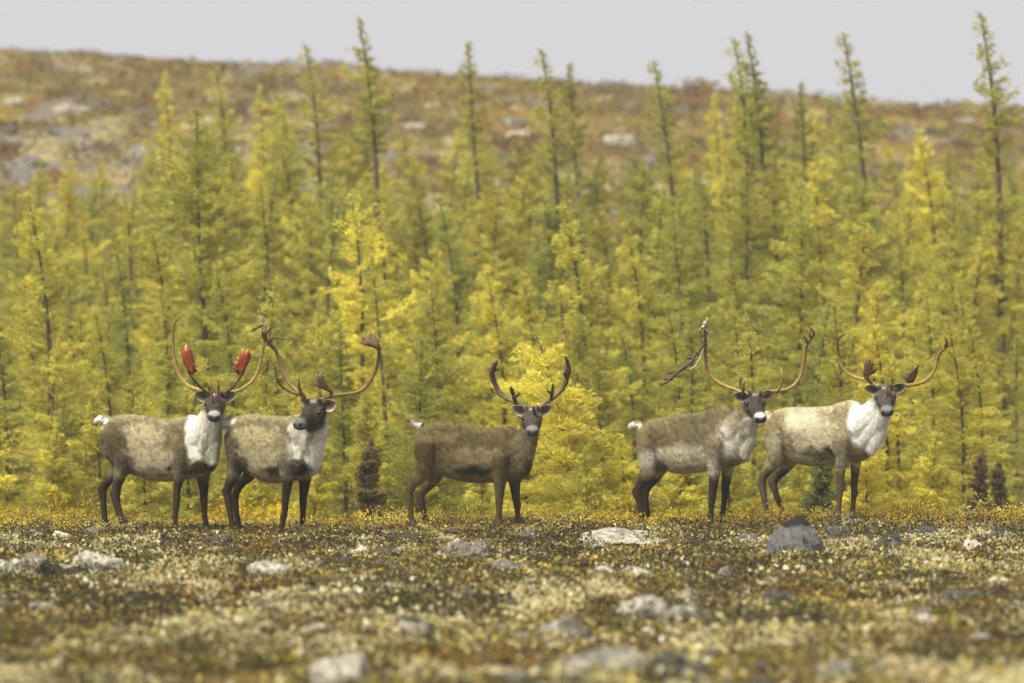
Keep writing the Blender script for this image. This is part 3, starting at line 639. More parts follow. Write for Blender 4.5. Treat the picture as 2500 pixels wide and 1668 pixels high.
          (M_VELVET_PALE, [[(590, 285, .12, 5), (572, 350, .1, 5), (540, 405, .08, 7), (494, 442, .07, 4)], [(612, 100, .0, 3), (602, 130, .01, 10), (592, 160, .02, 12), (616, 190, .05, 6), (616, 235, .08, 3)], [(595, 125, .01, 7), (576, 165, .03, 6), (560, 200, .04, 3)]])]),
 dict(seed=15, label='pale white-necked caribou with swept antlers, rightmost of the five', frame=(1800, 740, 2.7036, 60.6, 22, 530),
  base=(160, 148, 116), topc=(208, 196, 162), face=(88, 80, 75), jaw=(130, 122, 108), nosetop=(150, 144, 140), legz=(1065, 1140), legc=(100, 87, 66), pastern=1360, pasternc=(150, 140, 118),
  torso=[(192, 805, 930, .06), (214, 750, 970, .15), (270, 705, 1002, .20), (340, 690, 1040, .23), (430, 689, 1067, .255), (530, 687, 1077, .265), (620, 679, 1070, .255), (690, 655, 1060, .235), (750, 641, 1052, .215), (810, 668, 1045, .185), (850, 790, 1030, .145), (878, 890, 1002, .07)],
  neck=[(780, 820, .215), (865, 765, .175), (925, 700, .14), (962, 640, .115)], mane=[(945, 750, .105), (926, 845, .11), (898, 930, .09), (876, 995, .045)],
  hn=[(255, 860, .15), (265, 980, .13), (228, 1065, .085), (184, 1125, .06), (167, 1172, .051), (171, 1250, .042), (186, 1330, .036), (197, 1390, .034), (205, 1435, .043)],
  hf=[(360, 1010, .11), (315, 1085, .075), (268, 1138, .057), (242, 1188, .046), (256, 1260, .039), (281, 1330, .034), (310, 1390, .033), (328, 1422, .042)],
  fn=[(690, 900, .14), (692, 1020, .09), (684, 1090, .064), (680, 1170, .051), (675, 1250, .041), (672, 1330, .034), (666, 1385, .036), (660, 1425, .044)],
  ff=[(785, 950, .12), (781, 1045, .072), (778, 1120, .055), (772, 1200, .045), (768, 1280, .036), (764, 1340, .032), (762, 1380, .034), (758, 1415, .043)],
  tail=[(210, 745, .045), (190, 735, .04), (165, 760, .03), (160, 800, .02)], head=(981, 623, -1, 30, 4, 1.02), ear_up=.28,
  blobs=[(450, 790, 140, 72, (226, 217, 188), .89), (570, 870, 170, 100, (200, 190, 160), .75), (250, 800, 80, 85, (142, 126, 92), .75), (240, 915, 65, 60, (196, 185, 158), .65), (330, 960, 60, 70, (112, 98, 72), .6), (540, 985, 130, 36, (92, 80, 60), .75), (618, 975, 28, 20, (42, 36, 28), .9), (400, 1030, 70, 40, (204, 193, 170), .8),
         (690, 760, 50, 110, (168, 152, 112), .6), (815, 800, 88, 165, (234, 231, 223), 1), (860, 720, 80, 90, (228, 224, 214), 1), (935, 850, 85, 180, (238, 235, 227), 1), (800, 985, 85, 50, (128, 114, 90), .85), (680, 900, 45, 80, (150, 136, 106), .6), (690, 1010, 50, 60, (150, 138, 112), .6)],
  antlers=[
   [beam([(965, 586, 0, 12), (900, 537, .05, 12), (850, 508, .09, 12), (780, 490, .14, 12), (720, 455, .18, 11), (685, 410, .19, 11), (670, 340, .17, 10), (660, 270, .1, 9), (667, 232, .05, 8), (690, 213, .0, 8), (719, 199, -.05, 2)], GOLD, (112, 84, 50)),
    beam([(663, 245, .06, 6), (656, 206, .04, 2)], BRN, BONE), beam([(890, 530, .02, 11), (862, 508, -.04, 11), (846, 492, -.08, 10)], BONE, BRN),
    ('palm', ([(860, 510), (838, 502), (830, 462), (836, 405), (850, 372), (873, 346), (872, 378), (907, 363), (882, 394), (910, 404), (884, 424), (882, 442), (932, 428), (908, 464), (870, 480)], -.10, .02, .04), (104, 80, 46), BONE),
    beam([(990, 655, -.12, 6), (988, 570, -.18, 11), (996, 490, -.2, 2)], (116, 90, 52), BONE)],
   [beam([(1018, 574, 0, 12), (1080, 548, .06, 12), (1150, 541, .11, 12), (1210, 530, .16, 12), (1270, 490, .19, 11), (1305, 430, .2, 11), (1322, 370, .18, 10), (1347, 318, .12, 9), (1384, 290, .06, 8), (1384, 255, .0, 7), (1369, 222, -.05, 2)], GOLD, (112, 84, 50)),
    beam([(1372, 290, .07, 8), (1378, 262, .02, 7), (1376, 245, .0, 4)], BRN, BRN),
    ('palm', ([(1122, 532), (1112, 512), (1098, 483), (1126, 496), (1118, 459), (1142, 480), (1150, 468), (1148, 430), (1164, 452), (1168, 412), (1182, 436), (1196, 394), (1200, 412), (1188, 470), (1164, 526)], -.02, .02, .03), (104, 80, 46), BONE)]]),
]
for d in CARIBOU: make_caribou(d)

# ------------------------------------------------------------------ larches, spruces and bushes
def larch_proto(seed, H, Wd, lean=0.0, sparse=1.0, n_br=85, gap=0.0, start=.07, bare_tip=False, leafsize=1.0, pexp=.74):
    """returns (trunk mesh, crown mesh): tapered bent stem, limbs, and needle tufts along every limb"""
    r = np.random.default_rng(seed); ph = r.uniform(0, 6.28)
    def spine(t):
        t = np.asarray(t, float)
        return np.stack([lean * H * t ** 2.6 + .02 * H * np.sin(t * 4 + ph) * t, .015 * H * np.sin(t * 5 + ph * 2) * t, H * t], -1)
    ts = np.linspace(0, 1, 12); sp = spine(ts)
    rad = (.0105 * H) * (1 - ts) ** .8 + .008
    parts = [tube([Vector(p) for p in sp], list(rad), 7)]
    C = []; D = []; L = []; Wl = []; K = []
    for b in range(n_br):
        t = start + (1 - start) * ((b + r.random()) / n_br) ** .92
        if bare_tip and t > .88 : continue
        if r.random() < gap * (1.5 if t < .7 else .6): continue
        az = b * 2.39996 + r.normal() * .5
        prof = (1 - t) ** pexp * (0.62 + .38 * sstep(0, .2, t)) + .028
        wind = 1 - .28 * math.cos(az) * (lean < 0) * min(1, abs(lean) * 9)
        Lb = Wd * prof * r.uniform(.3, 1.25) * wind
        el = r.normal(.1, .17) + .6 * t ** 2 - .08
        o = spine(t); hd = np.array([math.cos(az), math.sin(az), 0.])
        n_s = max(5, int(Lb * 92 * sparse * r.uniform(.5, 1.45))); s = np.sort(r.random(n_s)) * .92 + .08
        def along(s):
            s = np.asarray(s)[:, None]
            return o + hd * (Lb * s) + np.array([0, 0, 1.]) * (Lb * (s * math.tan(el) + .22 * (s ** 2) * (1 - t) - .10 * s))
        bp = along(np.array([0, .5, 1.0])); br = max(.0035, .010 * (1 - t) + .004) * min(1.3, .5 + H / 8)
        parts.append(tube([Vector(p) for p in bp], [br, br * .7, br * .25], 3, False))
        p = along(s); perp = np.array([-hd[1], hd[0], 0.])
        spread = .2 * Lb * np.sin(np.pi * np.clip(s * .9 + .08, 0, 1)) + .02
        off = r.normal(size=n_s) * spread; clump = r.uniform(.55, 1.5)
        p = p + perp * off[:, None] + hd * (np.abs(off) * .4)[:, None] + np.array([0, 0, 1.]) * (r.normal(size=n_s) * .03 * clump - np.abs(off) * .06)[:, None]
        shade = r.uniform(.75, 1.2); yel = r.random()
        for k in range(5):
            q = p + r.normal(size=(n_s, 3)) * .02
            dd = hd * .9 + perp * (np.sign(off) * .7)[:, None] + np.array([0, 0, .25]) + r.normal(size=(n_s, 3)) * .5
            dd /= np.linalg.norm(dd, axis=1, keepdims=True)
            C.append(q); D.append(dd); L.append(r.uniform(.08, .14, n_s) * leafsize * (1 - .5 * float(sstep(.8, .98, t)))); Wl.append(r.uniform(.013, .022, n_s) * leafsize)
            c = np.array([1.0, .96, .30]) * (1 - yel * .5) + np.array([1.03, .95, .29]) * (yel * .5)
            K.append(c[None] * (shade * r.uniform(.7, 1.25, (n_s, 1))))
    # leader needles
    nl = int(26 * H * .5); t = r.uniform(.86 if not bare_tip else .55, 1, nl); q = spine(t) + r.normal(size=(nl, 3)) * .03
    dd = r.normal(size=(nl, 3)); dd /= np.linalg.norm(dd, axis=1, keepdims=True); C.append(q); D.append(dd); L.append(r.uniform(.05, .09, nl)); Wl.append(r.uniform(.016, .028, nl)); K.append(np.tile([1.0, .93, .26], (nl, 1)) * r.uniform(.7, 1.2, (nl, 1)))
    C = np.concatenate(C); D = np.concatenate(D); L = np.concatenate(L); Wl = np.concatenate(Wl); K = np.concatenate(K)
    V, F = leaf_quads(C, D, L, Wl, seed)
    cm = fast_mesh('crown', V, F, np.repeat(K, 4, 0)); cm.materials.append(M_LEAF)
    v, f = join(parts); tm = bpy.data.meshes.new('trunk'); tm.from_pydata([tuple(x) for x in v], [], f); tm.update(); tm.polygons.foreach_set('use_smooth', [True] * len(tm.polygons)); tm.materials.append(M_BARK)
    return tm, cm, H
def spruce_proto(seed, H, Wd):
    tm, cm, _ = larch_proto(seed, H, Wd, 0, 1.5, 95, 0, .03, False, 1.25); return tm, cm, H
def bush_proto(seed, rad, h, n_st, leaf=.05, per=60):
    """multi-stemmed bush: (stems mesh, leaves mesh)"""
    r = np.random.default_rng(seed); parts = []; C = []; D = []
    for k in range(n_st):
        az = r.uniform(0, 6.28); d = rad * math.sqrt(r.random()); top = np.array([math.cos(az) * d, math.sin(az) * d, h * r.uniform(.55, 1.0) * (1 - .45 * (d / rad) ** 2)])
        b = top * np.array([.25, .25, 0]); mid = (b + top) / 2 + r.normal(size=3) * .04 * h
        parts.append(tube([Vector(b), Vector(mid), Vector(top)], [.010 * h + .002, .007 * h + .0015, .0015], 3, False))
        s = r.uniform(.25, 1.0, per); p = b * (1 - s)[:, None] ** 2 + 2 * mid * ((1 - s) * s)[:, None] + top * (s ** 2)[:, None]
        C.append(p + r.normal(size=(per, 3)) * leaf * .9); dd = r.normal(size=(per, 3)) + np.array([0, 0, .3]); D.append(dd / np.linalg.norm(dd, axis=1, keepdims=True))
    C = np.concatenate(C); D = np.concatenate(D); n = len(C)
    V, F = leaf_quads(C, D, leaf * r.uniform(.7, 1.25, n), leaf * .62 * r.uniform(.7, 1.2, n), seed)
    lm = fast_mesh('foliage', V, F, np.repeat(np.ones((n, 3)) * r.uniform(.6, 1.3, (n, 1)), 4, 0)); lm.materials.append(M_LEAF)
    v, f = join(parts); sm = bpy.data.meshes.new('stems'); sm.from_pydata([tuple(x) for x in v], [], f); sm.update(); sm.materials.append(M_TWIG)
    return sm, lm, h

FULL = [larch_proto(100 + i, 6.5, w, ln, 1.0, nb) for i, (w, ln, nb) in enumerate([(1.75, -.03, 104), (1.5, -.05, 96), (1.95, .0, 110), (1.6, -.02, 100), (1.35, -.07, 96), (1.8, .02, 104)])]
THIN = [larch_proto(140 + i, 8.0, w, ln, .85, nb, gp, .12, pexp=.74) for i, (w, ln, nb, gp) in enumerate([(1.35, -.075, 112, .3), (1.2, -.06, 116, .26), (1.4, -.045, 112, .3), (1.0, -.065, 116, .24)])]
YOUNG = [larch_proto(160 + i, 3.0, .85, ln, 1.5, 60) for i, ln in enumerate([-.04, .02, -.08])]
FLAG = larch_proto(180, 4.4, 1.75, -.2, 1.2, 86, 0, .07, True)
SPRUCE = [spruce_proto(190, 2.6, .55), spruce_proto(191, 3.2, .62)]
BUSH = [bush_proto(210 + i, .55, .75, 26, .05, 70) for i in range(3)]

def srgb_tint(y, g, dark):
    """leaf colour between yellow and green (surface colours)"""
    a = alb((234, 223, 98)); b = alb((176, 181, 92)); c = a * y + b * (1 - y)
    return tuple(c * dark / np.array([1.0, .95, .28]) * np.array([1, 1, 1]))
def plant_tree(name, proto, px, ptop, Y, tint, label, cat, group=None, rot=None, base_px=None, parts=('trunk', 'crown'), sink=.05):
    px0 = base_px if base_px is not None else px
    X = (px0 - 1250) * Y / FPX; zb = float(gz(X, Y)) - sink; zt = CAMZ + (834 - ptop) * Y / FPX; s = (zt - zb) / proto[2]
    o = empty(name, (X, Y, zb), label, cat, group); o.scale = (s, s, s)
    o.rotation_euler = (0, 0, rot if rot is not None else 0)
    for nm, me in zip(parts, proto[:2]):
        c = link(nm, me, o); c.color = (*tint, 1)
    return o
tr = random.Random(5)
SKY = [  # tall slim larches that break the skyline: tip x, tip y, distance, base x, prototype, yellow, dark, label
 (775, 108, 104, 790, THIN[1], .55, .9, 'slim yellow-green larch whose spire just clears the skyline, left of the tall bent-topped one'),
 (868, 46, 98, 938, THIN[0], .35, .9, 'tall dark larch with a wind-bent ragged tip against the sky'),
 (1168, 106, 106, 1196, THIN[3], .6, .8, 'tall larch with a yellowish bushy tip above the skyline, above the young caribou'),
 (1342, 120, 100, 1368, THIN[1], .35, .9, 'dark pointed larch breaking the skyline right of the photo centre'),
 (1425, 158, 112, 1440, THIN[3], .35, .7, 'faint thin larch tip just over the skyline beside the dark pointed one'),
 (1622, 148, 102, 1650, THIN[2], .35, .9, 'dark sparse larch tip standing alone above the right half of the skyline'),
 (1788, 92, 99, 1835, THIN[1], .6, .9, 'left tree of the close pair of tall larches on the skyline'),
 (1851, 83, 97, 1884, THIN[0], .2, .78, 'right tree of the close pair of tall larches, darker and barer'),
 (1990, 205, 110, 2000, THIN[3], .3, .7, 'low thin larch tip between the close pair and the cone-shaped one'),
 (2088, 80, 101, 2120, THIN[2], .35, .9, 'tall cone-shaped larch top alone on the skyline at right'),
 (2394, 30, 95, 2448, THIN[1], .5, .85, 'tallest larch with a long leaning crown near the right edge'),
]
for px, pt, Y, bx, pr, ye, dk, lb in SKY: plant_tree('larch_tree', pr, px, pt, Y, srgb_tint(ye, 0, dk), lb, 'larch', 'tall larches that break the skyline', base_px=bx, rot=tr.uniform(-.25, .25))
KEYS = [  # trees of the wood that can be told apart
 (1275, 788, 69, 1405, FLAG, 1.0, 1.0, 'bent yellow larch with a bare curved tip behind the young caribou'),
 (868, 480, 80, 880, FULL[0], .95, 1.1, 'bright yellow larch rising behind the second caribou'),
 (2150, 780, 72, 2168, FULL[4], 1.0, 1.05, 'bright yellow pointed larch directly behind the rightmost caribou'),
 (1408, 500, 78, 1428, FULL[1], .7, 1.0, 'larch with a long bare dark stem right of the young caribou'),
 (500, 265, 84, 508, FULL[3], .45, .85, 'large larch with a dark straight stem above the leftmost caribou'),
 (2385, 770, 75, 2400, FULL[4], .7, .95, 'slender larch with a thin dark stem right of all the caribou'),
 (100, 470, 79, 120, FULL[1], .65, 1.0, 'larch with a grey stem showing near the left edge'),
 (440, 178, 120, 446, THIN[3], .95, 1.1, 'slim golden larch standing on the hill at upper left'),
 (555, 155, 116, 560, THIN[1], .5, .95, 'slim yellow-green larch on the hill right of the golden one'),
 (668, 212, 122, 672, THIN[3], .95, 1.05, 'pale golden larch low on the hill above the caribou pair'),
 (2278, 318, 105, 2290, FULL[4], .95, 1.15, 'glowing yellow larch on the hill left of the tallest larch'),
 (1780, 232, 118, 1786, THIN[3], 1.0, 1.1, 'small golden larch left of the close pair on the hill'),
]
for px, pt, Y, bx, pr, ye, dk, lb in KEYS: plant_tree('larch_tree', pr, px, pt, Y, srgb_tint(ye, 0, dk), lb, 'larch', base_px=bx, rot=tr.uniform(-.2, .2) if pr is not FLAG else 0.0)
def canopy(px): return float(np.interp(px, [-200, 0, 150, 330, 420, 500, 700, 850, 1000, 1200, 1400, 1480, 1600, 1750, 1950, 2050, 2150, 2300, 2500, 2700], [430, 430, 420, 400, 330, 300, 270, 300, 330, 330, 370, 400, 330, 330, 270, 270, 400, 350, 420, 430]))
ROWS = [  # distance, spacing px, top below canopy (lo, hi), row word
 (124, 84, (-50, 40), 'hindmost'), (112, 86, (-25, 80), 'sixth-row'), (102, 90, (30, 150), 'fifth-row'),
 (93, 100, (90, 260), 'fourth-row'), (85, 114, (170, 360), 'third-row'), (78, 140, (270, 470), 'second-row'), (72.5, 185, (400, 560), 'front-row')]
SLOTS = ['at the left edge of the picture', 'well left of the leftmost caribou', 'over the rump of the leftmost caribou', 'over the shoulders of the leftmost caribou', 'over the head of the leftmost caribou', 'over the rump of the second caribou', 'over the head of the second caribou', 'under the right antler of the second caribou', 'just left of the young dark caribou', 'over the back of the young dark caribou', 'over the head of the young dark caribou',
 'just right of the young dark caribou', 'between the young dark caribou and the next', 'over the rump of the caribou shedding velvet', 'over the shoulders of the caribou shedding velvet', 'over the head of the caribou shedding velvet', 'over the back of the rightmost caribou', 'over the head of the rightmost caribou', 'over the right antler of the rightmost caribou', 'right of the rightmost caribou', 'at the right edge of the picture']
def hue_word(y): return 'golden' if y > .78 else 'yellow' if y > .55 else 'yellow-green' if y > .3 else 'green'
for Y0, sp, (lo, hi), row in ROWS:
    x = -60 + tr.uniform(0, sp * .6); trees = []
    while x < 2560:
        Y = Y0 + tr.uniform(-3.2, 3.2); top = canopy(x) + tr.uniform(lo, hi)
        pr = tr.choice(FULL) if tr.random() < (.8 if Y0 > 90 else .66) else tr.choice(THIN)
        ye = min(1, max(0, tr.gauss(.56, .27))); dk = tr.uniform(.74, 1.05)
        trees.append((min(20, max(0, int(round(x / 125)))), x, top, Y, pr, ye, dk)); x += sp * tr.uniform(.7, 1.35)
    for k, (slot, x, top, Y, pr, ye, dk) in enumerate(trees):
        same = [q for q in trees if q[0] == slot]; side = '' if len(same) == 1 else ('left ' if same[0][1] == x else 'right ')
        plant_tree('larch_tree', pr, x, top, Y, srgb_tint(ye, 0, dk), f'{side}{row} {hue_word(ye)} larch of the wood, {SLOTS[slot]}', 'larch', f'{row} larches of the wood', rot=tr.uniform(-.5, .5) if tr.random() < .6 else tr.uniform(0, 6.28))
x = -40; seen = {}
while x < 2560:
    Y = tr.uniform(67.5, 72); slot = min(20, max(0, int(round(x / 125)))); ye = tr.uniform(.45, 1); seen[slot] = seen.get(slot, 0) + 1
    plant_tree('young_larch', tr.choice(YOUNG), x, tr.uniform(930, 1130), Y, srgb_tint(ye, 0, tr.uniform(.85, 1.1)), f'{"second " if seen[slot] > 1 else ""}low young {hue_word(ye)} larch {SLOTS[slot]}'.replace('over the', 'low behind the').replace('young dark caribou', 'young caribou'), 'larch', 'young larches at the foot of the wood', rot=tr.uniform(0, 6.28))
    x += tr.uniform(85, 190)
dkg = tuple(alb((140, 142, 84)) / np.array([1, .95, .28])); dkb = tuple(alb((142, 130, 86)) / np.array([1, .95, .28]))
for px, pt, Y, pr, c, lb in [(905, 1075, 67, 0, dkb, 'small dark spruce between the second caribou and the young one'), (2005, 1075, 67.5, 0, dkg, 'dark bushy spruce under the belly of the rightmost caribou'),
      (2395, 1095, 67.5, 1, dkb, 'dark spruce near the right edge, taller of two side by side'), (2440, 1130, 67, 0, dkb, 'dark spruce near the right edge, shorter of two side by side')]:
    plant_tree('spruce_tree', SPRUCE[pr], px, pt, Y, c, lb, 'spruce', rot=tr.uniform(0, 6.28))
gold = tuple(alb((226, 196, 62)) * .95); ylg = tuple(alb((196, 172, 60)) * .9)
for i, (px, pt, Y, c, lb) in enumerate([(610, 1188, 67.5, gold, 'golden willow bush seen between the legs of the second caribou'), (680, 1205, 67, gold, 'golden bush behind the front legs of the second caribou'), (165, 1190, 66.5, ylg, 'pale yellow bush left of the leftmost caribou'), (15, 1200, 65.5, ylg, 'pale yellow bush at the left edge'),
      (560, 1195, 68, ylg, 'yellow bush behind the hind legs of the second caribou'), (1500, 1170, 67.5, ylg, 'yellow-green bush between the young caribou and the velvet-shedding one'), (1860, 1190, 67.5, ylg, 'yellow-green bush behind the hind legs of the rightmost caribou'), (880, 1230, 66, gold, 'low golden bush left of the young caribou'), (2300, 1190, 68, ylg, 'yellow-green bush below the thin-stemmed larch at right')]):
    plant_tree('willow_bush', BUSH[i % 3], px, pt, Y, c, lb, 'bush', 'yellow bushes at the foot of the wood', rot=tr.uniform(0, 6.28), parts=('stems', 'foliage'))

# ------------------------------------------------------------------ boulders
_ico = bmesh.new(); bmesh.ops.create_icosphere(_ico, subdivisions=4, radius=1); ICO_V = np.array([v.co for v in _ico.verts]); ICO_F = [tuple(v.index for v in f.verts) for f in _ico.faces]; _ico.free()
_ico = bmesh.new(); bmesh.ops.create_icosphere(_ico, subdivisions=3, radius=1); ICO3_V = np.array([v.co for v in _ico.verts]); ICO3_F = [tuple(v.index for v in f.verts) for f in _ico.faces]; _ico.free()
def boulder(px, pbase, wpx, hpx, tone, label, seed, peak=0.0, hill=None, cap=False):
    if hill: X, Y, z = on_ground(px, pbase, 130, 215)
    else: X, Y, z = on_ground(px, pbase)
    w = (1.25 if not hill else 1.0) * wpx * Y / FPX; h = (.98 * hpx * Y / FPX + (.02 if not hill else .0)); r = random.Random(seed)
    BV, BF = (ICO3_V, ICO3_F) if hill else (ICO_V, ICO_F)
    V = BV.copy(); off = Vector((seed * 3.7, seed * 1.3, 0))
    for _ in range(7 if not peak else 3):                        # flat fracture faces
        nn = np.array([r.gauss(0, 1), r.gauss(0, 1), r.gauss(.3, .7)]); nn /= np.linalg.norm(nn); dcut = r.uniform(.72, .9)
        dist = V @ nn - dcut; V = V - np.outer(np.clip(dist, 0, None), nn) * .85
    na = .34 if not peak else .13
    amp = np.array([1 + na * mnoise.fractal(Vector(v) * 1.3 + off, 1.0, 2.0, 4) + .05 * mnoise.noise(Vector(v) * 7 + off) for v in V])
    V = V * amp[:, None]
    if peak: V[:, :2] *= np.clip(1.1 - peak * np.clip(V[:, 2:3], 0, 1), .25, 1.2)
    V[:, 2] = np.maximum(V[:, 2], -.45)
    V *= np.array([w / 2 / np.abs(V[:, 0]).max(), w * .42 / np.abs(V[:, 1]).max(), h / V[:, 2].max() * 1.02])
    V[:, 2] = np.where(V[:, 2] < 0, V[:, 2] * .5, V[:, 2])
    o = mesh_obj('boulder', V, BF, ROCKS[tone], None, True); o.location = (X, Y + w * .3, float(gz(X, Y + w * .3)) - (.008 + min(.02, .03 * w) if not hill else .02)); o.rotation_euler = (0, 0, r.uniform(-.3, .3))
    tag(o, label, 'boulder', 'boulders on the hillside' if hill else 'boulders on the foreground tundra'); return o
BOULDERS = [
 (231, 1396, 137, 47, 'pale', 'large whitish lichen-covered boulder at the left, widest of its cluster'), (83, 1394, 70, 38, 'grey', 'grey boulder just left of the large whitish one at the left'), (20, 1400, 80, 33, 'pale', 'pale boulder cut by the left edge of the picture'),
 (528, 1334, 78, 25, 'dark', 'dark low rock in front of the second caribou\'s hind legs'), (727, 1308, 48, 26, 'grey', 'small round grey stone at the front hoof of the second caribou'), (676, 1306, 36, 19, 'grey', 'smaller grey stone left of the round one at the second caribou\'s hooves'),
 (83, 1311, 42, 16, 'grey', 'flat pale grey stone left of the leftmost caribou, near the crest'), (658, 1410, 92, 33, 'pale', 'grey and white boulder below the second caribou'), (869, 1360, 88, 33, 'white', 'bright white rock left of the photo centre below the crest'), (940, 1358, 70, 20, 'dark', 'dark flat rock beside the bright white one'),
 (1136, 1363, 122, 42, 'grey', 'broad grey boulder below the young caribou'), (1294, 1314, 42, 23, 'grey', 'small smooth grey stone on the crest right of the young caribou'), (1520, 1330, 262, 38, 'pale', 'long pale streaked rock slab in front of the velvet-shedding caribou'), (1480, 1414, 78, 33, 'white', 'white-topped stone in mid foreground, left of two'), (1567, 1414, 66, 28, 'white', 'white-topped stone in mid foreground, right of two'),
 (1248, 1408, 104, 38, 'grey', 'grey weathered boulder below the broad one at centre'), (1144, 1455, 180, 22, 'dark', 'long flat dark rock at centre, under the weathered boulder'), (1577, 1508, 112, 50, 'pale', 'white and grey boulder, left of a touching pair at right of centre'), (1682, 1526, 124, 58, 'grey', 'smooth grey boulder, right of a touching pair at right of centre'), (1386, 1568, 122, 70, 'grey', 'blurred grey boulder above the big rounded one near the bottom'),
 (1462, 1640, 200, 62, 'grey', 'big rounded grey boulder near the bottom edge'), (1643, 1650, 92, 62, 'dark', 'dark boulder right of the big rounded one near the bottom'), (836, 1668, 160, 58, 'pale', 'pale boulder cut by the bottom edge left of centre'),
 (2051, 1310, 74, 28, 'dark', 'dark low rock right of the peaked boulder, near the crest'), (2174, 1350, 96, 40, 'dark', 'dark grey boulder between the peaked boulder and the right edge'), (2261, 1309, 82, 22, 'dark', 'low dark rock on the crest right of the rightmost caribou'), (2377, 1350, 48, 25, 'white', 'small whitish rounded rock near the right edge'), (2438, 1328, 72, 26, 'dark', 'dark rock on the crest near the right edge'), (2425, 1297, 50, 16, 'grey', 'thin grey rock at the crest, highest near the right edge'),
 (1686, 1464, 86, 25, 'pale', 'flat white-grey rock above the touching pair'), (2265, 1532, 52, 25, 'white', 'small bright white stone at lower right'), (2048, 1668, 112, 50, 'grey', 'blurred grey rock at the bottom edge right of centre'), (1769, 1415, 42, 29, 'grey', 'small grey stone below and left of the peaked boulder'), (2359, 1482, 184, 32, 'dark', 'long low dark rock at right in mid foreground'), (1700, 1668, 80, 44, 'dark', 'dark rock at the bottom edge below the touching pair'), (2290, 1352, 66, 14, 'pale', 'thin flat pale rock left of the small whitish rounded one'),
 (760, 1622, 60, 24, 'grey', 'small grey rock at lower left of centre'), (300, 1560, 60, 22, 'grey', 'small grey rock in the lower left foreground'), (1010, 1610, 90, 26, 'grey', 'low grey rock near the bottom left of centre'), (1900, 1478, 70, 30, 'dark', 'dark mossy rock below the peaked boulder'),
]
for i, (px, pb, w, h, tone, lb) in enumerate(BOULDERS): boulder(px, pb, w, h, tone, lb, i + 1)
m, t, out = nmat('rock_peaked')
nzp = noise_node(t, 14, 5, .65); nzq = noise_node(t, 7, 4, .6); tcp = N(t, 'ShaderNodeTexCoord'); sep = N(t, 'ShaderNodeSeparateXYZ'); t.links.new(tcp.outputs['Generated'], sep.inputs[0])
ad = N(t, 'ShaderNodeMath', operation='ADD'); ml = N(t, 'ShaderNodeMath', operation='MULTIPLY_ADD'); ml.inputs[1].default_value = .35; ml.inputs[2].default_value = -.17
t.links.new(nzq.outputs[0], ml.inputs[0]); t.links.new(sep.outputs[2], ad.inputs[0]); t.links.new(ml.outputs[0], ad.inputs[1])
cp = mixc(t, ramp(t, nzp.outputs[0], [(.35, 0), (.65, 1)]), tuple(alb((78, 78, 77))), tuple(alb((116, 115, 112))))
cp = mixc(t, ramp(t, nzq.outputs[0], [(.58, 0), (.63, .9)]), cp, tuple(alb((46, 44, 42))))
cp = mixc(t, ramp(t, ad.outputs[0], [(.74, 0), (.80, 1)]), cp, tuple(alb((42, 40, 38))))     # black lichen growing on the peak
principled(t, out, cp, .92, .15, nzp.outputs[0], .5, .02); ROCKS['peaked'] = m
boulder(1950, 1350, 128, 92, 'peaked', 'peaked grey boulder with a black lichen cap in front of the rightmost caribou', 79, peak=.35)
HILLROCK = [(362, 402, 127, 47, 'grey', 'largest grey boulder on the hillside at left'), (72, 408, 100, 30, 'grey', 'wide grey rock on the hillside at the left edge'), (416, 278, 42, 24, 'dark', 'dark rock on the upper hillside at left'), (174, 282, 92, 25, 'pale', 'pale broad rock on the upper hillside at left'), (36, 260, 74, 16, 'pale', 'flat pale rock at the far upper left'), (246, 315, 40, 15, 'grey', 'small grey rock below the pale broad one on the hill'),
 (22, 328, 46, 22, 'dark', 'dark rock touching the left edge on the hill'), (127, 331, 38, 18, 'dark', 'small dark rock in the left hillside rubble'), (380, 318, 32, 22, 'grey', 'grey rock above the largest hillside boulder'), (514, 305, 38, 25, 'pale', 'pale rock beside the slim golden larch'), (615, 285, 36, 18, 'grey', 'grey rock on the hill, left of a matched pair'), (687, 281, 38, 18, 'grey', 'grey rock on the hill, right of a matched pair'),
 (36, 360, 48, 22, 'grey', 'grey rock above the wide one at the left edge'), (210, 362, 56, 25, 'pale', 'pale rock left of the largest hillside boulder'), (1252, 307, 74, 18, 'grey', 'low grey rock on the hill near the middle'), (1523, 355, 120, 26, 'pale', 'white lichen-covered ledge on the hill right of the middle'), (1578, 333, 36, 24, 'grey', 'grey rock on top of the white ledge'), (1010, 314, 74, 14, 'pale', 'flat pale rock on the hill behind the bent-topped larch'), (2207, 340, 84, 22, 'grey', 'grey rock on the hill left of the glowing yellow larch'), (1961, 382, 42, 20, 'grey', 'small grey rock on the hill between the skyline larches'), (2355, 300, 70, 13, 'pale', 'flat pale rock on the hill by the tallest larch'),
 (1270, 335, 76, 16, 'white', 'flat white rock below the low grey one on the hill')]
for i, (px, pb, w, h, tone, lb) in enumerate(HILLROCK): boulder(px, pb, w, h, tone, lb, 200 + i, hill=True)

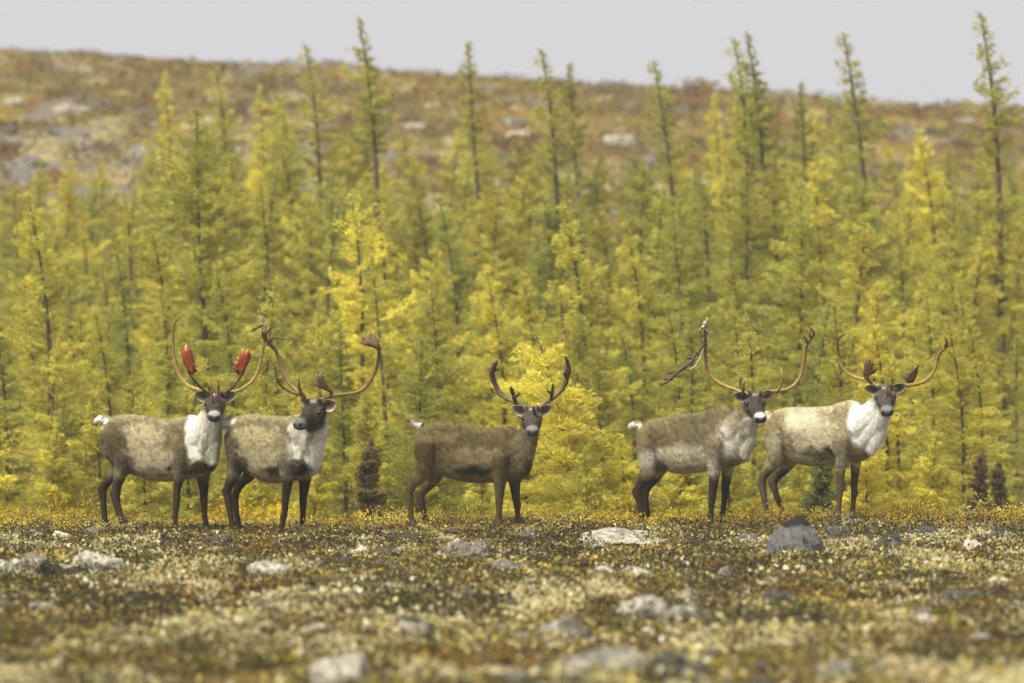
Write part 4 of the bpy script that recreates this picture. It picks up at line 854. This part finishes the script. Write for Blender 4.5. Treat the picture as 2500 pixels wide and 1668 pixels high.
# loose small stones between the boulders
_ico = bmesh.new(); bmesh.ops.create_icosphere(_ico, subdivisions=2, radius=1); I2V = np.array([v.co for v in _ico.verts]); I2F = np.array([[v.index for v in f.verts] for f in _ico.faces]); _ico.free()
r_ = np.random.default_rng(811); n = 520; Y = r_.uniform(29, 59.2, n); X = r_.uniform(-1, 1, n) * (Y * 1250 / FPX + .8); kp = fbm(X * .7, Y * .5, 821, 3) > .45; X, Y = X[kp], Y[kp]; n = len(X)
sz = r_.uniform(.025, .085, n) * r_.uniform(.6, 1.2, n); V = I2V[None] * (1 + .22 * r_.normal(size=(n, len(I2V), 1))) * np.stack([sz * 1.4, sz * 1.1, sz * .7], -1)[:, None] + np.stack([X, Y, gz(X, Y) + sz * .3], -1)[:, None]
tone = np.array([alb((146, 141, 126)), alb((106, 102, 92)), alb((80, 76, 68)), alb((196, 188, 162))])[r_.choice(4, n, p=[.3, .32, .25, .13])]
sm = fast_mesh('loose_stones', V.reshape(-1, 3), (I2F[None] + len(I2V) * np.arange(n)[:, None, None]).reshape(-1, 3), np.repeat(tone, len(I2V), 0), True); sm.materials.append(attr_mat('loose_stone', 40, .5, 1.4, .92, .12, None, .5, .01))
tag(link('loose_stones', sm), 'small loose grey stones strewn between the boulders', 'stones', kind='stuff')

# ------------------------------------------------------------------ tundra plants
def scatter(n, y0, y1, seed, margin=.9):
    r = np.random.default_rng(seed); Y = y0 + (y1 - y0) * r.random(n) ** 1.0; half = Y * 1250 / FPX + margin
    keep = r.random(n) < half / half.max(); Y = Y[keep]; half = half[keep]
    return r.uniform(-1, 1, len(Y)) * half, Y, r
PAL = [alb(c) * .95 for c in [(70, 65, 46), (98, 91, 60), (136, 128, 82), (176, 160, 80), (206, 184, 78), (150, 120, 58), (138, 86, 50), (200, 190, 138), (222, 212, 168), (100, 100, 54)]]
def cover(name, n, y0, y1, seed, spr, hgt, lsz, label):
    """low sprigs: each a bunch of small leaves, species mixed patch by patch"""
    X, Y, r = scatter(n, y0, y1, seed)
    a = fbm(X * .75, Y * .42, 301, 3); b = fbm(X * 1.5, Y * .8, 331, 4); c = fbm(X * .8, Y * .45, 361, 3)
    sp = np.where(a > .63, 4, np.where(a > .58, 3, np.where(a < .40, 1, 0)))          # 0 brown heath 1 lichen 3 ochre 4 gold
    sp = np.where((fbm(X * .8, Y * .5, 377, 3) + (38 - Y) * .008 > .64) & (Y < 44), 1, sp); sp = np.where(c > .615, 6, sp); dens = fbm(X * 2.2, Y * 1.1, 391, 3); keep = (dens > .33) | (r.random(len(X)) < .35)
    X, Y, sp, b = X[keep], Y[keep], sp[keep], b[keep]; k = spr
    P = np.repeat(np.stack([X, Y, gz(X, Y)], -1), k, 0); S = np.repeat(sp, k); hb = np.repeat(hgt * (.35 + 1.1 * b) * (1 - .55 * np.exp(-((Y - 59.0) / 1.6) ** 2)), k); n2 = len(P)
    hh = hb * r.random(n2) ** .8; rad = .035 + .5 * hb
    C = P + np.stack([r.normal(size=n2) * rad, r.normal(size=n2) * rad, hh], -1)
    D = r.normal(size=(n2, 3)); D[:, 2] = np.abs(D[:, 2]) * .8; D /= np.linalg.norm(D, axis=1, keepdims=True)
    probs = {0: [.5, .26, .10, .03, .005, .02, .005, .02, .002, .09], 1: [.03, .06, .14, .03, .01, .01, .0, .42, .30, .01], 3: [.22, .20, .18, .15, .05, .06, .01, .08, .01, .04], 4: [.14, .16, .16, .22, .16, .06, .01, .05, .01, .03], 6: [.22, .14, .06, .06, .03, .28, .2, .01, .0, .02]}
    ci = np.zeros(n2, int)
    for s_, p_ in probs.items():
        mm = S == s_; p_ = np.array(p_); ci[mm] = r.choice(10, mm.sum(), p=p_ / p_.sum())
    K = np.array(PAL)[ci] * r.uniform(.75, 1.25, (n2, 1)); L = lsz * r.uniform(.6, 1.4, n2) * np.where((ci == 7) | (ci == 8), 1.25, 1)
    V, F = leaf_quads(C, D, L, L * r.uniform(.45, .8, n2), seed)
    me = fast_mesh(name, V, F, np.repeat(K, 4, 0)); me.materials.append(M_VEG); tag(link(name, me), label, 'ground cover', kind='stuff')
cover('heath_cover', 15500, 28, 56, 401, 15, .075, .032, 'low heath, lichen and moss mixed over the foreground')
cover('crest_cover', 7200, 55, 62.6, 402, 15, .085, .022, 'low golden and brown heath along the crest at the hooves')
cover('near_cover', 1300, 19, 28, 403, 12, .05, .024, 'low heath closest to the viewer')
def flecks(name, n, y0, y1, seed, lsz, label):
    """larger pale leaves and lichen tips that catch the light, in loose drifts"""
    X, Y, r = scatter(n, y0, y1, seed); pa = fbm(X * .75, Y * .42, 301, 3); dr = fbm(X * 1.3, Y * .8, 611, 4) + np.where(pa < .42, .14, 0) + np.where(pa > .6, .08, 0) - np.where((pa > .44) & (pa < .56), .06, 0); kp = r.random(len(X)) < sstep(.48, .68, dr) + .015; X, Y = X[kp], Y[kp]; k = 4
    P = np.repeat(np.stack([X, Y, gz(X, Y)], -1), k, 0); n2 = len(P); C = P + np.stack([r.normal(size=n2) * .05, r.normal(size=n2) * .05, r.uniform(.02, .09, n2) * np.repeat(1 - .6 * np.exp(-((Y - 59.2) / 1.6) ** 2), k)], -1)
    D = r.normal(size=(n2, 3)); D /= np.linalg.norm(D, axis=1, keepdims=True); tone = np.repeat(fbm(X * .9, Y * .6, 641, 3), k)
    ch = np.array([alb((232, 222, 172)), alb((214, 196, 120)), alb((214, 192, 84)), alb((168, 140, 68)), alb((240, 234, 204))])
    ci = np.where(tone > .6, r.choice([2, 3, 2, 1], n2), np.where(tone < .42, r.choice([0, 4, 0, 1], n2), r.choice([0, 1, 1, 2, 0], n2)))
    L = lsz * r.uniform(.6, 1.5, n2); V, F = leaf_quads(C, D, L, L * r.uniform(.6, .95, n2), seed)
    me = fast_mesh(name, V, F, np.repeat(ch[ci] * r.uniform(.8, 1.15, (n2, 1)), 4, 0)); me.materials.append(M_VEG); tag(link(name, me), label, 'ground cover', kind='stuff')
flecks('pale_leaf_drifts', 4200, 28, 50, 601, .042, 'drifts of pale leaves and lichen tips over the near foreground')
flecks('crest_leaf_drifts', 2200, 48, 61.8, 602, .03, 'drifts of pale leaves and lichen tips towards the crest')
# knee-low heath mounds that give the foreground its dark relief
X, Y, r_ = scatter(2100, 29, 58.4, 451); den = fbm(X * .8, Y * .5, 461, 3); kp = den > .40; X, Y = X[kp], Y[kp]; n = len(X); kk = 110
sz = r_.uniform(.07, .26, n); pc = r_.integers(0, 4, n); P = np.repeat(np.stack([X, Y, gz(X, Y)], -1), kk, 0); S_ = np.repeat(sz, kk); n2 = n * kk
az = r_.uniform(0, 6.28, n2); el = np.arccos(r_.random(n2)); rr = S_ * r_.random(n2) ** .35
C = P + np.stack([np.cos(az) * np.sin(el) * rr * 1.5, np.sin(az) * np.sin(el) * rr * 1.5, np.cos(el) * rr * .75], -1); D = r_.normal(size=(n2, 3)); D /= np.linalg.norm(D, axis=1, keepdims=True)
mp = np.array([[.45, .3, .1, .02, 0, .03, .0, .03, .0, .07], [.2, .3, .25, .08, .02, .03, 0, .08, .02, .02], [.3, .2, .1, .1, .08, .12, .06, .02, 0, .02], [.5, .15, .05, .0, .0, .05, .03, .02, .0, .2]]); mp[:, 7:9] *= .5; mp /= mp.sum(1, keepdims=True); cum = np.cumsum(mp, 1)
ci = (r_.random(n2)[:, None] > cum[np.repeat(pc, kk)]).sum(1).clip(0, 9); L_ = .03 * r_.uniform(.6, 1.4, n2)
V, F = leaf_quads(C, D, L_, L_ * .6, 452); hm = fast_mesh('heath_mounds', V, F, np.repeat(np.array(PAL)[ci] * r_.uniform(.7, 1.25, (n2, 1)), 4, 0)); hm.materials.append(M_VEG)
tag(link('heath_mounds', hm), 'low dark heath mounds rising among the foreground stones', 'heath', kind='stuff')
# cushions of reindeer lichen
X, Y, r_ = scatter(3600, 28, 61, 431); a = fbm(X * .75, Y * .42, 301, 3); kp = (a < .40) | (r_.random(len(X)) < .03) | ((fbm(X * .8, Y * .5, 377, 3) + (38 - Y) * .008 > .64) & (Y < 44)); X, Y = X[kp], Y[kp]
dome = [(0, 0, 1.0)] + [(math.cos(t) * rr, math.sin(t) * rr, z) for rr, z in ((.62, .8), (1.0, .1)) for t in [2 * math.pi * k / 7 for k in range(7)]]
DV = np.array(dome); DFt = [(0, 1 + k, 1 + (k + 1) % 7) for k in range(7)] + [q for k in range(7) for q in ((1 + k, 8 + k, 8 + (k + 1) % 7), (1 + k, 8 + (k + 1) % 7, 1 + (k + 1) % 7))]
n = len(X); sz = r_.uniform(.018, .06, n); V = DV[None] * np.stack([sz, sz, sz * r_.uniform(.5, .9, n)], -1)[:, None] * r_.uniform(.75, 1.25, (n, 15, 1)) + np.stack([X, Y, gz(X, Y) + .004], -1)[:, None]
K = np.repeat((np.array([alb((196, 186, 140))]) * r_.uniform(.7, 1.12, (n, 1))), 15, 0)
lm = fast_mesh('lichen_cushions', V.reshape(-1, 3), (np.array(DFt)[None] + 15 * np.arange(n)[:, None, None]).reshape(-1, 3), K, True); lm.materials.append(attr_mat('lichen', 120, .55, 1.3, .95, .05, None, .8, .01))
tag(link('lichen_cushions', lm), 'pale cream lichen cushions scattered over the foreground', 'lichen', kind='stuff')
# hillside and wood-floor shrubs
def far_cover(name, n, y0, y1, seed, lsz, hgt, k, label, colf):
    X, Y, r = scatter(n, y0, y1, seed, 6); b = fbm(X * .8, Y * .4, 501, 3); K0 = colf(X, Y); lum = K0.mean(1); kp = (K0[:, 2] < K0[:, 0] * .62); X, Y, b, K0 = X[kp], Y[kp], b[kp], K0[kp]
    P = np.repeat(np.stack([X, Y, gz(X, Y)], -1), k, 0); n2 = len(P); hb = np.repeat(hgt * (.4 + b), k)
    C = P + np.stack([r.normal(size=n2) * hgt * .9, r.normal(size=n2) * hgt * .9, hb * r.random(n2)], -1); D = r.normal(size=(n2, 3)); D /= np.linalg.norm(D, axis=1, keepdims=True)
    L = lsz * r.uniform(.6, 1.4, n2); V, F = leaf_quads(C, D, L, L * .6, seed)
    K = np.repeat(K0, k, 0) * r.uniform(.7, 1.35, (n2, 1)) * np.repeat(r.uniform(.8, 1.2, (len(X), 1)), k, 0)
    me = fast_mesh(name, V, F, np.repeat(K, 4, 0)); me.materials.append(M_VEG); tag(link(name, me), label, 'shrubs', kind='stuff')
far_cover('hillside_shrubs', 9000, 128, 224, 441, .16, .30, 12, 'low ochre and rust shrubs covering the far hillside', hill_color)
far_cover('wood_floor_shrubs', 6500, 64.5, 128, 442, .09, .22, 12, 'low ochre shrubs on the floor of the wood', hill_color)

# ------------------------------------------------------------------ dwarf birches on the crest
BIRCH = [bush_proto(260 + i, .20, .22, 11, .028, 15) for i in range(4)] + [bush_proto(270, .09, .34, 4, .032, 14), bush_proto(271, .34, .24, 22, .028, 15)]
BC = [tuple(alb((236, 210, 80))), tuple(alb((214, 186, 72))), tuple(alb((228, 214, 122))), tuple(alb((168, 142, 74)))]
def birch(px, Y, k, s, c, label, group):
    X = (px - 1250) * Y / FPX; o = empty('dwarf_birch', (X, Y, float(gz(X, Y)) - .01), label, 'shrub', group); o.scale = (s, s, s); o.rotation_euler = (0, 0, tr.uniform(0, 6.28))
    for nm, me in zip(('stems', 'foliage'), BIRCH[k][:2]): ch = link(nm, me, o); ch.color = (*c, 1)
for px, Y, k, s, c, lb in [(915, 60.5, 4, 1.15, 0, 'tall thin yellow sprig on the crest between the second caribou and the young one'), (880, 60.4, 4, .7, 0, 'shorter yellow sprig left of the tall thin one'), (1085, 60.6, 5, .95, 2, 'spreading yellow dwarf birch behind the hind hooves of the young caribou'), (1520, 60.7, 0, 1.25, 0, 'golden dwarf birch on the crest left of the velvet-shedding caribou'), (1612, 60.0, 4, .75, 2, 'single yellow sprig beside the hind hooves of the velvet-shedding caribou'),
      (1798, 60.2, 4, .6, 2, 'yellow sprig between the velvet-shedding caribou and the rightmost one'), (2060, 60.1, 4, .8, 2, 'pale yellow sprig at the front hooves of the rightmost caribou'), (2260, 60.9, 5, 1.25, 1, 'ochre dwarf birch on the crest right of the rightmost caribou'), (2370, 61.0, 5, 1.5, 2, 'largest yellow dwarf birch on the crest near the right edge'), (2430, 60.8, 0, 1.3, 1, 'ochre dwarf birch beside the largest one near the right edge'), (50, 60.2, 0, 1.2, 0, 'golden dwarf birch on the crest near the left edge'), (270, 59.3, 5, .9, 2, 'pale yellow dwarf birch in front of the leftmost caribou\'s hind hooves'), (170, 59.5, 0, 1.0, 0, 'golden dwarf birch left of the leftmost caribou\'s hooves'), (2225, 61.0, 4, 1.1, 1, 'tall bare ochre sprig leaning over the crest at right')]:
    birch(px, Y, k, s, BC[c], lb, None)
x = -60
while x < 2570:
    birch(x, tr.uniform(60.3, 61.7) if tr.random() < .8 else tr.uniform(58.2, 60.3), tr.choice([0, 1, 2, 3, 5]), tr.uniform(.6, 1.2), BC[tr.choice([0, 0, 1, 1, 2, 3])], 'ankle-high yellow to ochre dwarf birch in the low belt along the crest', 'low dwarf birches along the crest'); x += tr.uniform(16, 36)

# ------------------------------------------------------------------ thin autumn haze over wood and hill
m, t, out = nmat('haze_air'); pv = N(t, 'ShaderNodeVolumePrincipled'); pv.inputs['Color'].default_value = (.97, .97, .95, 1); pv.inputs['Density'].default_value = 0.0006; pv.inputs['Anisotropy'].default_value = 0.2
t.links.new(pv.outputs[0], out.inputs['Volume'])
hx, hy0, hy1, hz0, hz1 = 900, -60, 1495, -12, 19
hv = [(x, y, z) for x in (-hx, hx) for y in (hy0, hy1) for z in (hz0, hz1)]
tag(mesh_obj('haze', hv, [(0, 1, 3, 2), (4, 6, 7, 5), (0, 4, 5, 1), (2, 3, 7, 6), (0, 2, 6, 4), (1, 5, 7, 3)], m), 'thin pale haze softening the wood and the hill', 'haze', kind='stuff')
